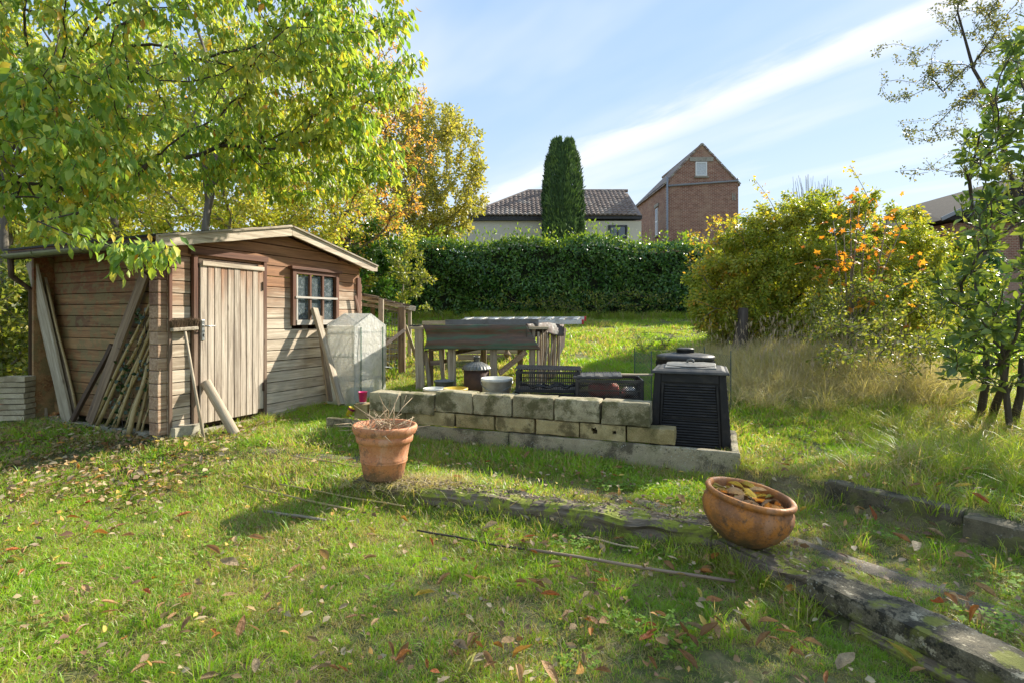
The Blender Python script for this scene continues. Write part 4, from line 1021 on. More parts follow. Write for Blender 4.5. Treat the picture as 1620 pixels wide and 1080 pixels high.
for k in range(9):
    a = random.uniform(-.1, .1); hose.tube([(-.24 + .06 * k * .9 + j * .03, -.14 + a + .03 * math.sin(j + k), .03 + .012 * math.sin(j * 1.3 + k * 2) + .006 * k * .4) for j in range(8)], .010, 6)
o = obj('coiled_hose', hose, M_crate, smooth=True); o.location = (c1.x, c1.y - .0, c1.z + ch + .03); o.rotation_euler = (0, 0, R(-7)); tag(o, 'black hose coiled inside the upper black crate', 'hose')
c2 = at(962, 4.95); c2.z = CAMZ + (HY - 600) / F * 4.78 - .19
cr2 = crate('black_crate', 'black diamond-mesh crate with red things inside, right of the stack', tuple(c2), R(-7), (.60, .40, .19), 'black plastic crates behind the wall', 'mesh')
for k, (dx, w, h, m, nm, lb_) in enumerate(((-.05, .28, .11, M_redd, 'red_bag', 'red bag inside the right-hand black crate'), (.19, .12, .07, M_bwhite, 'white_bag', 'white crumpled bag beside the red one in the black crate'))):
    o = link(nm, MB().rough((w, .26, h), (5, 4, 3), .02, k + 3, freq=9).mesh(nm, m, True)); o.location = (c2.x + dx * .99, c2.y - dx * .12 - .02, c2.z + .03 + h / 2); o.rotation_euler = (0, 0, R(-7)); tag(o, lb_, 'bag')
lidm = MB().box((0, 0, 0), (.44, .30, .022))
for k in range(17): lidm.box((-.20 + .025 * k, .13, .014), (.013, .02, .008))
for k in range(5): lidm.box((-.16 + .08 * k, -.02, .013), (.05, .22, .006))
o = obj('plastic_lid', lidm, M_blackg, bevel=.003); o.location = (c2.x - .10, c2.y, c2.z + .21); o.rotation_euler = (R(2), R(-1.5), R(-9)); tag(o, 'ribbed grey plastic lid lying on the right-hand black crate', 'lid')
o = obj('wooden_slat', MB().rough((.62, .05, .02), (8, 1, 1), .002, 3), M_pale); o.location = (c2.x + .12, c2.y + .06, c2.z + .20 + .012); o.rotation_euler = (0, 0, R(-4)); tag(o, 'pale wooden slat lying across the right-hand black crate', 'slat')

# ------------------------------------------------------------------ composters
def quadframe(hw0, hw1, z0, z1): return [(-hw0, -hw0, z0), (hw0, -hw0, z0), (hw0, hw0, z0), (-hw0, hw0, z0), (-hw1, -hw1, z1), (hw1, -hw1, z1), (hw1, hw1, z1), (-hw1, hw1, z1)]
QF = [(3, 2, 1, 0), (4, 5, 6, 7), (0, 1, 5, 4), (1, 2, 6, 5), (2, 3, 7, 6), (3, 0, 4, 7)]
cp = thing('composter', 'square black plastic composter with louvred front panel and greyish lid at the wall end', 'composter', (1.59, 4.73, g(1.6, 4.7) - .02), R(-20))
CH = CAMZ + (HY - 592) / F * 4.4 - cp.location.z; h0w, h1w = .33, .285
obj('body', MB().add(quadframe(h0w - .012, h1w - .012, 0, CH), QF), M_blackp, cp, bevel=.01)
slope = (h0w - h1w) / CH
def fy(z): return -(h0w - slope * z)
def hwz(z): return h0w - slope * z
for s in (-1, 1):
    obj('edge_post', MB().add([(s * (hwz(0)), fy(0) - .006, 0), (s * (hwz(0) - .075), fy(0) - .006, 0), (s * (hwz(CH) - .055), fy(CH) - .006, CH), (s * hwz(CH), fy(CH) - .006, CH),
        (s * (hwz(0)), fy(0) + .05, 0), (s * (hwz(0) - .075), fy(0) + .05, 0), (s * (hwz(CH) - .055), fy(CH) + .05, CH), (s * hwz(CH), fy(CH) + .05, CH)], QF), M_blackp, cp, bevel=.006)
obj('top_rail', MB().add([(-(hwz(CH) - .056), fy(CH - .075) - .004, CH - .075), (hwz(CH) - .056, fy(CH - .075) - .004, CH - .075), (hwz(CH) - .056, fy(CH) - .004, CH), (-(hwz(CH) - .056), fy(CH) - .004, CH),
    (-(hwz(CH) - .056), fy(CH - .075) + .03, CH - .075), (hwz(CH) - .056, fy(CH - .075) + .03, CH - .075), (hwz(CH) - .056, fy(CH) + .03, CH), (-(hwz(CH) - .056), fy(CH) + .03, CH)], QF), M_blackp, cp, bevel=.004)
nsl = 25
for k in range(nsl):
    z = .03 + (CH - .12) * (k + .5) / nsl
    if k in (12,): 
        obj('mid_rail', MB().box((0, fy(z) + .008, z), (2 * (hwz(z) - .085), .03, .026)), M_blackp, cp, bevel=.003); continue
    o = obj('slat', MB().box((0, 0, 0), (2 * (hwz(z) - .09), .022, .017)), M_blackp, cp, bevel=.004); o.location = (0, fy(z) + .008, z); o.rotation_euler = (R(-22), 0, 0)
for s in (-1, 1):
    obj('side_frame', MB().bar((s * (hwz(.03) - .088), fy(.03) - .004, .03), (s * (hwz(CH) - .07), fy(CH - .08) - .004, CH - .09), .014, .02, up=(0, 1, 0)), M_blackp, cp)
    for k in range(9): z = .06 + k * (CH - .14) / 9; obj('side_rib', MB().box((s * (hwz(z) - .004), 0, z), (.018, 2 * hwz(z) - .16, .02)), M_blackp, cp)
obj('lid', MB().add(quadframe(h1w + .030, h1w + .022, CH - .002, CH + .022), QF).add(quadframe(h1w + .0, h1w - .03, CH + .022, CH + .034), QF), M_blackg, cp, bevel=.006)
obj('lid_plate', MB().rough((.43, .44, .022), (8, 8, 1), .005, 4, Matrix.Translation((0, 0, CH + .046)) @ Matrix.Rotation(R(2), 4, 'X')).lathe([(.21, CH + .055), (.12, CH + .07), (0, CH + .073)], 28), M_lid, cp, bevel=.006)
obj('handle', MB().tube([(-.026, 0, CH + .066), (-.024, 0, CH + .092), (0, 0, CH + .10), (.024, 0, CH + .092), (.026, 0, CH + .066)], .010, 8), M_lid, cp, smooth=True)
# round one behind it, in a wire cage
rp = at(1084, 5.75); rc = thing('round_composter', 'round black composter with a domed vented lid, inside a wire cage behind the square one', 'composter', tuple(rp))
RH = CAMZ + (HY - 564) / F * 5.75 - rp.z
mb = MB().lathe([(.32, 0), (.305, RH * .5), (.295, RH - .02), (.30, RH), (.27, RH)], 48); obj('body', mb, M_blackp, rc, smooth=True)
for k in range(24): a = k * math.pi / 12; obj('rib', MB().bar((.322 * math.cos(a), .322 * math.sin(a), .0), (.298 * math.cos(a), .298 * math.sin(a), RH - .04), .014, .014, up=(math.cos(a), math.sin(a), 0)), M_blackp, rc)
obj('lid', MB().lathe([(.30, RH - .02), (.305, RH), (.30, RH + .015), (.25, RH + .03), (.12, RH + .045), (0, RH + .047)], 48), M_blackg, rc, smooth=True)
vt = obj('vent', MB().lathe([(.075, RH + .03), (.075, RH + .08)], 24), M_crate, rc, smooth=True)
for k in range(24): a = k * math.pi / 12; obj('vent_fin', MB().box((.083 * math.cos(a), .083 * math.sin(a), RH + .060), (.012, .012, .036)), M_blackp, vt)
obj('vent_cap', MB().lathe([(.095, RH + .078), (.10, RH + .086), (.06, RH + .098), (0, RH + .10)], 32), M_blackg, rc, smooth=True)
cg = thing('wire_cage', 'square cage of thin chicken wire standing round the round composter', 'cage', (rp.x + .02, rp.y + .22, rp.z)); mb = MB(); hw, ht = .42, CAMZ + (HY - 551) / F * 6.2 - rp.z
for (ax0, ay0, ax1, ay1) in ((-hw, hw, hw, hw), (hw, -.35, hw, hw), (-hw, -.35, -hw, hw)):
    L = math.hypot(ax1 - ax0, ay1 - ay0); n_ = int(L / .045); m_ = int(ht / .045)
    for i in range(n_):
        for j in range(m_):
            u0, u1, um = i / n_, (i + 1) / n_, (i + .5) / n_; z0, z1 = j * .045, (j + 1) * .045; zm = (z0 + z1) / 2
            pt = lambda u, z: (ax0 + (ax1 - ax0) * u, ay0 + (ay1 - ay0) * u, z)
            for a_, b_ in ((pt(u0, zm), pt(um, z1)), (pt(um, z1), pt(u1, zm)), (pt(u1, zm), pt(um, z0)), (pt(um, z0), pt(u0, zm))): mb.bar(a_, b_, .0015, .0015)
obj('chicken_wire', mb, M_wireg, cg)['kind'] = 'stuff'
mb = MB()
for x_, y_ in ((-hw, hw), (hw, hw), (hw, -.35), (-hw, -.35)): mb.tube([(x_, y_, 0), (x_, y_, ht + .01)], .006, 5)
obj('frame', mb, M_wireg, cg)

# ------------------------------------------------------------------ the table with the sheet, ladder and junk
TY = 6.75; tp = P(655, 517, TY); TZ = tp.z
tb = thing('work_table', 'makeshift timber table behind the wall with a green-brown plastic sheet hanging over its front', 'table', tuple(at(760, TY)))
tl = tb.location
def T(px_, py_, Y): return P(px_, py_, Y) - tl
def post(px_, Y, w, top=519, lean=0, mat=M_greyz, nm='leg'):
    p = at(px_, Y, -.03) - tl; q = P(px_ + lean, top, Y) - tl; q.z = min(q.z, TZ - tl.z - .02) if top < 525 else q.z
    return obj(nm, MB().bar(p, q, w, w * .8, up=(0, 1, 0)), mat, tb, bevel=.005)
post(665, TY, .105, lean=-2); post(682, TY + .25, .06, mat=M_brownz); post(716, TY, .095, lean=-2); post(782, TY, .09, lean=-2); post(765, TY + .9, .08, mat=M_brownz)
post(823, TY + .8, .08, mat=M_brownz); post(842, TY, .08); post(700, TY + .9, .06, mat=M_brownz)
obj('table_top', MB().add([tuple(T(646, 517, TY - .05)), tuple(T(868, 517, TY - .1)), tuple(T(868, 515.5, TY + .95)), tuple(T(660, 515.5, TY + .95)), tuple(T(646, 521, TY - .05)), tuple(T(868, 521, TY - .1)), tuple(T(868, 519, TY + .95)), tuple(T(660, 519, TY + .95))],
    [(0, 1, 2, 3), (7, 6, 5, 4), (0, 4, 5, 1), (1, 5, 6, 2), (2, 6, 7, 3), (3, 7, 4, 0)]), M_pale, tb)
obj('rail', MB().bar(T(668, 575, TY + .28), T(712, 570, TY + .5), .05, .05), M_brownz, tb)
obj('brace', MB().bar(T(790, 590, TY + .3), T(832, 556, TY + .6), .03, .07), M_trimx, tb)
obj('brace', MB().bar(T(718, 558, TY + .1), T(760, 549, TY + .5), .03, .05), M_darkplank, tb)
sh_ = MB(); nx_, nz_2 = 60, 14                                 # hanging ribbed sheet
for j in range(nz_2 + 1):
    v = j / nz_2
    for i in range(nx_ + 1):
        u = i / nx_; xa = 668 + (8 * math.sin(v * 2.6) - 2 * v); xb = 832 + 24 * v
        p = P(xa + (xb - xa) * u, 514 + (38 + 1.5 * u) * v, TY - .11 - .012 * math.sin(v * 11) - .05 * v * v + .012 * noise.noise(Vector((u * 7, v * 3, 0)))) - tl
        sh_.v.append(tuple(p))
for j in range(nz_2):
    for i in range(nx_): q = j * (nx_ + 1) + i; sh_.f.append((q, q + 1, q + nx_ + 2, q + nx_ + 1))
o = obj('hanging_sheet', sh_, M_sheet, tb, smooth=True); m = o.modifiers.new('thick', 'SOLIDIFY'); m.thickness = .006
rt = MB()                                                      # crumpled tarpaulin over the right corner
for j in range(13):
    v = j / 12
    for i in range(17):
        u = i / 16; p = P(832 + 60 * u - 0 * v, 512 + 5 * u * v + (24 - 10 * u) * v * v * (1 - .9 * u * (1 - u)) + 1.2 * math.sin(u * 9), TY - .12 + .75 * u * (1 - .3 * v)) - tl
        p += Vector((0, -.02, 0)) * math.sin(u * 22) * v + Vector((0, 0, .014)) * noise.noise(Vector((u * 6, v * 6, 2))); rt.v.append(tuple(p))
for j in range(12):
    for i in range(16): q = j * 17 + i; rt.f.append((q, q + 1, q + 18, q + 17))
o = obj('tarpaulin', rt, M_tarp, tb, smooth=True); m = o.modifiers.new('thick', 'SOLIDIFY'); m.thickness = .006
for k in range(11):                                            # upright poles bundled at the right end
    px_ = 851 + k * 3.4; Y = TY - .05 + .06 * k; p = at(px_ - 1, Y); q = P(px_ + random.uniform(-.5, .8), 524 + random.uniform(-3, 3), Y)
    o = pole('upright_stick', 'peeling brown stick in the upright bundle at the right end of the table', 'stick', p, q, .013 + .005 * random.random(), M_brownz if k % 2 else M_greyz, 'upright sticks bundled at the table end', knots=False)
o = obj('hanging_rag', MB().add([tuple(P(884, 520, 7.5)), tuple(P(896, 519, 7.7)), tuple(P(893, 548, 7.6)), tuple(P(887, 560, 7.5)), tuple(P(882, 560, 7.45)), tuple(P(884, 520, 7.52)), tuple(P(896, 519, 7.72)), tuple(P(893, 548, 7.62)), tuple(P(887, 560, 7.52)), tuple(P(882, 560, 7.47))],
    [(0, 1, 2, 3, 4), (9, 8, 7, 6, 5), (0, 5, 6, 1), (1, 6, 7, 2), (2, 7, 8, 3), (3, 8, 9, 4), (4, 9, 5, 0)]), M_tarp); tag(o, 'dark rag of tarpaulin hanging at the far right end of the table', 'tarpaulin')
# ladder lying on the table
lad = thing('ladder', 'aluminium ladder with red end caps lying flat along the table top', 'ladder', tuple(P(810, 512, TY + .35)))
ll = lad.location
r_a, r_b = P(720, 511, TY + .30), P(920, 509.5, TY + .55); r_c, r_d = P(735, 505.5, TY + .62), P(924, 504.5, TY + .9)
for a_, b_ in ((r_a, r_b), (r_c, r_d)):
    obj('rail', MB().bar(a_ - ll, b_ - ll, .025, .06), M_alu, lad, bevel=.004)
    d_ = (b_ - a_).normalized(); obj('end_cap', MB().bar(b_ - ll, b_ + d_ * .03 - ll, .032, .068), M_red, lad, bevel=.006)
for k in range(9):
    u = (k + .5) / 9; obj('rung', MB().bar(r_a.lerp(r_b, u) - ll + Vector((0, 0, .03)), r_c.lerp(r_d, u) - ll + Vector((0, 0, .02)), .075, .022), M_alu, lad, bevel=.003)
ga_, gb2 = P(705, 511, TY + .12), P(852, 510, TY + .10)
o = link('grey_channel', MB().bar(ga_ - ga_, gb2 - ga_, .06, .085).mesh('grey_channel', M_greym)); o.location = ga_; tag(o, 'dark grey metal channel lying along the front of the table beside the ladder', 'metal channel')
o = link('pale_lath', MB().bar((0, 0, 0), (.34, .01, .004), .05, .045).mesh('pale_lath', M_pale)); o.location = P(668, 510.5, TY + .2); tag(o, 'short pale lath on the left end of the table top', 'lath')
o = link('dark_pad', MB().rough((.16, .12, .02), (4, 3, 1), .006, 2).mesh('dark_pad', M_crate)); o.location = P(658, 515.0, TY + .05); tag(o, 'small dark pad on the left corner of the table', 'pad')
# broken chair under the table
ch_ = thing('broken_chair', 'old wooden chair frame standing under the left half of the table', 'chair', tuple(at(692, TY + .1))); hl = ch_.location
for (a_, b_) in (((680, 606), (673, 556)), ((702, 600), (697, 553)), ((714, 596), (709, 556))):
    obj('leg', MB().bar(at(a_[0], TY + .15, 0) - hl, P(b_[0], b_[1], TY + .12) - hl, .05, .035, up=(0, 1, 0)), M_greyz, ch_, bevel=.003)
obj('rail', MB().bar(P(672, 555, TY + .12) - hl, P(700, 552, TY + .12) - hl, .03, .02), M_brownz, ch_)
obj('rail', MB().bar(P(681, 574, TY + .13) - hl, P(700, 573, TY + .13) - hl, .02, .06), M_trimx, ch_)
# pale planks stacked behind the table
for k in range(5):
    p = at(776, 8.6); o = link('pale_board', MB().rough((1.05, .05, .088), (9, 1, 1), .003, k).mesh('pale_board', M_pale)); o.location = (p.x, p.y, p.z + .05 + k * .094); tag(o, '%s pale board of the low screen seen through the table legs' % ['bottom', 'second lowest', 'middle', 'second highest', 'top'][k], 'board', 'pale boards stacked on edge behind the table')
sp = at(802, 8.35); mb = MB()
for k in range(26): a = k * .9; r_ = .038 + .016 * math.sin(k * 1.1)
mb.tube([(0, 0, k * .021) for k in range(26)], [.042 + .016 * math.sin(k * 1.15) for k in range(26)], 14); o = obj('turned_post', mb, M_brownz, smooth=True); o.location = sp; tag(o, 'brown twisted post standing in front of the pale boards under the table', 'post')

# ------------------------------------------------------------------ sleepers, kerbs
def log(name, label, cat, a, b, w, z0, z1, mat, seed, amp=.014, div=14, group=None, freq=6, grain=0):
    a, b = Vector((a[0], a[1], 0)), Vector((b[0], b[1], 0)); L = (b - a).length; c = (a + b) / 2
    o = link(name, MB().rough((L, w, z1 - z0), (int(L * div) + 2, 12 if grain else 6, 7 if grain else 4), amp, seed, freq=freq, grain=grain).mesh(name, mat)); o.location = (c.x, c.y, (z0 + z1) / 2); o.rotation_euler = (0, 0, math.atan2((b - a).y, (b - a).x))
    return tag(o, label, cat, group)
log('sleeper', 'long rotten mossy timber sleeper between the two clay pots', 'sleeper', (-1.13, 3.93), (1.16, 3.01), .22, -.06, .135, M_sleeper, 3, .020, 30, grain=.018)
log('sleeper', 'mossy rotten timber sleeper running from under the round bowl to the dark concrete beam', 'sleeper', (1.17, 2.96), (1.50, 2.30), .20, -.06, .095, M_sleeper, 5, .020, 30, grain=.018)
log('concrete_beam', 'dark lichen-spotted concrete beam at the lower right corner of the lawn', 'beam', (1.40, 2.43), (2.08, 1.03), .20, .035, .148, M_kerb, 7, .010, 26)
log('sleeper', 'split grey timber lying under the front edge of the dark concrete beam', 'sleeper', (1.44, 2.22), (1.98, 1.00), .12, -.03, .055, M_sleeper, 9, .008, 26, grain=.010)
log('kerb', 'low mossy kerb holding back the bank, left piece nearly hidden by grass', 'kerb', (2.06, 3.47), (2.50, 2.93), .11, .0, .250, M_kerb2, 11, .008, 20, 'kerbs along the right bank')
log('kerb', 'taller grey kerb of the right bank reaching the right edge of the photo', 'kerb', (2.48, 2.90), (3.2, 1.95), .16, .0, .240, M_kerb2, 12, .007, 18, 'kerbs along the right bank')
log('edging_board', 'thin half-buried grey board in the grass left of the tall clay pot', 'board', (-2.0, 4.32), (-1.12, 4.02), .022, .0, .085, M_greyx, 13, .002)

# ------------------------------------------------------------------ clay pots
pot = thing('terracotta_pot', 'tall weathered terracotta flowerpot full of dry twigs on the left end of the sleeper', 'flowerpot', (-.93, 3.84, .152)); pot.rotation_euler = (R(-1.5), R(1.5), 0)
pr_ = [(0, 0), (.135, 0), (.145, .01), (.162, .115), (.168, .12), (.170, .127), (.166, .133), (.172, .14), (.168, .147), (.186, .25), (.196, .262), (.203, .266), (.206, .30), (.203, .305), (.199, .31), (.222, .325), (.233, .352), (.234, .372), (.226, .384), (.212, .382), (.202, .36), (.19, .28), (.14, .03), (0, .03)]
pr_ = [(r * .985, z) for r, z in pr_]
mb = MB().lathe(pr_, 72)
mb.v = [(x * (1 + .008 * noise.noise(Vector((x * 8, y * 8, z * 8)))), y * (1 + .008 * noise.noise(Vector((x * 8, y * 8, z * 8 + 5)))), z + .004 * noise.noise(Vector((x * 12, y * 12, 0))) * (z > .2)) for x, y, z in mb.v]
obj('body', mb, M_terra, pot, smooth=True)
obj('soil', MB().lathe([(0, .27), (.10, .275), (.188, .262)], 32), M_soil, pot, smooth=True)
for k in range(60):
    a = random.uniform(0, 6.28); r = random.uniform(0, .15); L = random.uniform(.12, .30) if k > 18 else random.uniform(.30, .46); d = random.uniform(0, 6.28); el = random.uniform(.02, .75) if k > 6 else random.uniform(.3, 1.1)
    p0 = Vector((r * math.cos(a), r * math.sin(a), .30 + random.uniform(0, .06))); dv = Vector((math.cos(d) * math.cos(el), math.sin(d) * math.cos(el), math.sin(el)))
    mid = p0 + dv * L * .5 + Vector((random.gauss(0, .02), random.gauss(0, .02), random.gauss(.01, .015))); e = p0 + dv * L + Vector((0, 0, -.02))
    if k < 5: p0 = Vector((.10 - .04 * k, -.12, .36)); e = p0 + Vector((.12 + .02 * k, .02 - .03 * k, .05 + .012 * k)); mid = (p0 + e) / 2 + Vector((0, 0, .006))
    mb = MB().tube([p0, mid, e], [.0035 if k >= 5 else .0055, .0028 if k >= 5 else .005, .0015], 5)
    if random.random() < .5: mb.tube([mid, mid + dv * L * .3 + Vector((random.gauss(0, .04), random.gauss(0, .04), .03))], [.002, .001], 4)
    o = obj('twig', mb, M_twig, smooth=True); o.location = pot.location; tag(o, 'dry pale twig among the tangle lying in the tall terracotta pot', 'twig', 'dry twigs in the terracotta pot')
bowl = thing('clay_bowl', 'round brown glazed clay bowl tilted to the right on the sleeper, full of dead leaves', 'flowerpot', (1.222, 2.83, .115)); bowl.rotation_euler = (R(3), R(9), 0)
br_ = [(0, 0), (.085, .002), (.13, .018), (.185, .062), (.226, .118), (.240, .160), (.236, .196), (.224, .214), (.218, .222), (.226, .228), (.236, .236), (.239, .246), (.234, .256), (.222, .260), (.210, .255), (.204, .243), (.212, .21), (.215, .16), (.16, .06), (0, .03)]
br_ = [(r * .95, z * 1.04) for r, z in br_]
mb = MB().lathe(br_, 80); mb.v = [(x * (1 + .006 * noise.noise(Vector((x * 7, y * 7, z * 7)))), y, z + .002 * noise.noise(Vector((x * 22, y * 22, 0)))) for x, y, z in mb.v]
obj('body', mb, M_bowl, bowl, smooth=True)
obj('soil', MB().lathe([(0, .185), (.21, .175)], 32), M_soil, bowl)

# ------------------------------------------------------------------ fallen leaves
def fallmat(name, cols):
    t = NT(name); v = t.obc(); r = t.rnd(); at = t.n('ShaderNodeAttribute', attribute_name='rnd').outputs['Fac']
    c = t.cramp(t.math('FRACT', t.math('ADD', r, at)), cols); c = t.mix(t.ramp(t.noise(v, 30 if False else 3.0, 5, .7), .45, .7, 0, .7), c, tuple(x * .45 for x in cols[0]))
    b = t.pr(c, .6, t.bump(t.noise(v, 8, 4), .4, .05)); tl = t.n('ShaderNodeBsdfTranslucent', {0: c}).outputs[0]
    return t.end(t.n('ShaderNodeMixShader', {0: .25, 1: b, 2: tl}).outputs[0])
FM = {'brown': fallmat('fallen_brown', [(.27, .135, .05), (.42, .235, .095), (.54, .35, .16)]), 'tan': fallmat('fallen_tan', [(.30, .20, .11), (.40, .29, .16), (.50, .38, .22)]),
      'orange': fallmat('fallen_orange', [(.42, .15, .03), (.55, .24, .04), (.60, .32, .06)]), 'yellow': fallmat('fallen_yellow', [(.55, .38, .05), (.65, .50, .10), (.50, .48, .12)]),
      'red': fallmat('fallen_red', [(.38, .10, .03), (.50, .17, .04), (.45, .20, .06)])}
def curled(seed, mat):
    """a dry leaf one unit long, curled and cupped"""
    r = random.Random(seed); mb = MB(); nu, nv = 6, 4; cu, cv, tw = r.uniform(-.4, 2.2), r.uniform(.6, 2.3), r.uniform(-1.2, 1.2)
    for i in range(nu + 1):
        u = i / nu; w = .52 * math.sin(math.pi * (u ** .8) * .97 + .04) ** .8 * r.uniform(.9, 1.08) * .5
        for j in range(nv + 1):
            s = (j / nv - .5) * 2; a = s * cv; th = u * cu
            yy = w * (math.sin(a) / cv if cv > .05 else s); zz_ = w * (1 - math.cos(a)) / cv + .12 * math.sin(th * 2) + .22 * (u - .4) ** 2 * cu
            x_ = u - .5; mb.v.append((x_, yy * math.cos(tw * u) - zz_ * math.sin(tw * u) * .4, max(-.05, zz_ + yy * math.sin(tw * u)) ))
    for i in range(nu):
        for j in range(nv): q = i * (nv + 1) + j; mb.f.append((q, q + 1, q + nv + 2, q + nv + 1))
    return mb.mesh('fallen_leaf', mat, True)
LM = {k: [curled(sd * 7 + hash_, FM[k]) for sd in range(5)] for hash_, k in enumerate(('brown', 'tan', 'orange', 'yellow', 'red'))}
def place_leaf(x_, y_, z, kind, size, label, group, name='fallen_leaf'):
    o = link(name, random.choice(LM[kind])); o.location = (x_, y_, z); o.rotation_euler = (random.gauss(0, .35), random.gauss(0, .35), random.uniform(0, 6.28)); o.scale = (size,) * 3
    return tag(o, label, 'leaf', group)
lawn_leaf = {'brown': 'curled brown dead leaf lying in the lawn grass', 'tan': 'pale tan dry leaf lying in the lawn grass', 'orange': 'bright orange fallen leaf lying in the lawn grass', 'yellow': 'yellow fallen leaf lying flat on the lawn grass', 'red': 'dark red fallen leaf lying in the lawn grass'}
cnt_ = 0; tries = 0; cl_ = [(random.uniform(0, 1620), random.uniform(720, 1070)) for _ in range(26)]
def kind_at(px_): 
    r = random.random()
    return 'brown' if r < .50 else 'tan' if r < .68 else 'orange' if r < .79 else 'yellow' if r < (.93 if px_ < 900 else .85) else 'red'
blocked = []
def rect(a, b, w): blocked.append((Vector(a), Vector(b), w))
rect((-1.13, 3.93), (1.16, 3.01), .11); rect((1.17, 2.96), (1.50, 2.30), .10); rect((1.40, 2.43), (2.08, 1.03), .11); rect((2.06, 3.47), (2.50, 2.93), .05); rect((2.48, 2.90), (3.2, 1.95), .08)
rect((-1.88, 5.38), (1.70, 3.98), .04); rect((-1.6, 5.4), (1.4, 4.2), .13); rect((1.36, 4.78), (1.85, 4.66), .33)
def isfree(x, y, pad=0.0):
    """mask of points that lie on open ground"""
    ok = np.ones(len(x), bool)
    for a, b, w in blocked:
        d = b - a; L = d.length; d = d / L; rx, ry = x - a.x, y - a.y
        s = rx * d.x + ry * d.y; q = -rx * d.y + ry * d.x; ok &= ~((s > -pad) & (s < L + pad) & (abs(q) < w + pad))
    lx = (x - SC.x) * SD.x + (y - SC.y) * SD.y; ly = (x - SC.x) * SY.x + (y - SC.y) * SY.y
    ok &= ~((lx > .0 - pad) & (lx < WL + .05) & (ly > -.05 - pad) & (ly < WD + .1))
    return ok
while cnt_ < 300 and tries < 9000:
    tries += 1
    zone = random.random()
    if cl_ and zone < .35: px_, py_ = random.choice(cl_); px_ += random.gauss(0, 26); py_ += random.gauss(0, 14)
    elif zone < .70: px_ = random.uniform(0, 1620); py_ = 700 + 380 * random.random() ** .75
    elif zone < .80: px_, py_ = random.uniform(0, 300), random.uniform(680, 760)
    else: px_, py_ = random.uniform(700, 1620), random.uniform(740, 1060)
    Y = 1.28 * F / (py_ - HY)
    for _ in range(4): X = (px_ - CX) / F * Y; Y = (1.3 - .03 - g(X, Y)) * F / (py_ - HY)
    if Y > 6.5 or not isfree(np.array([X]), np.array([Y]), .01)[0]: continue
    k = kind_at(px_); place_leaf(X, Y, g(X, Y) + random.uniform(.036, .056), k, random.choice((.045, .055, .06, .07, .08, .095)), lawn_leaf[k], 'fallen %s leaves on the lawn' % k); cnt_ += 1
# leaves in the bowl
bm = bowl.matrix_basis
for k in range(46):
    a = random.uniform(0, 6.28); r = .185 * random.random() ** .6; p = Matrix.Rotation(R(9), 4, 'Y') @ Vector((r * math.cos(a), r * math.sin(a), .205 + random.uniform(0, .05) * (1 - r))) + bowl.location
    kd = random.choice(('tan', 'tan', 'tan', 'brown', 'orange', 'yellow')); o = place_leaf(p.x, p.y, p.z, kd, random.uniform(.07, .12), 'dead %s leaf heaped inside the round clay bowl' % {'tan': 'pale', 'brown': 'brown', 'orange': 'orange', 'yellow': 'yellow'}[kd], 'dead leaves inside the round clay bowl')
# canes on the lawn
def lawn_pole(px0, py0, px1, py1, r, name, label, cat, mat=M_cane, lift=.03, grp=None):
    def gp(px_, py_):
        Y = 1.25 * F / (py_ - HY)
        for _ in range(6): X = (px_ - CX) / F * Y; Y = (1.3 - lift - g(X, Y)) * F / (py_ - HY)
        return Vector((X, Y, g(X, Y) + lift))
    return pole(name, label, cat, gp(px0, py0), gp(px1, py1), r, mat, grp, bend=.008)
lawn_pole(835, 868, 1163, 919, .0085, 'long_cane', 'long brown bamboo cane lying on the lawn below the clay bowl', 'cane', M_mudcane, lift=.045)
lawn_pole(660, 838, 830, 868, .006, 'dark_cane', 'thin dark cane half hidden in bright grass below the sleeper', 'cane', M_barkd)
lawn_pole(385, 768, 560, 806, .007, 'green_cane', 'long greenish cane lying on the grass left of the tall pot', 'cane', M_cane, .05)
lawn_pole(440, 766, 640, 800, .006, 'green_cane', 'second greenish cane just above the longer one on the lawn', 'cane', M_cane, .055)
lawn_pole(418, 808, 515, 822, .009, 'grey_branch', 'short grey branch lying below the canes on the lawn', 'branch', M_barkl, .035)
lawn_pole(460, 720, 600, 742, .006, 'path_cane', 'thin pale cane on the ground between shed and tall pot', 'cane', M_cane, .03)
lawn_pole(920, 848, 1010, 866, .005, 'dry_stalk', 'thin dry stalk in the grass under the sleeper, right of the middle', 'stalk', M_twig, .04)

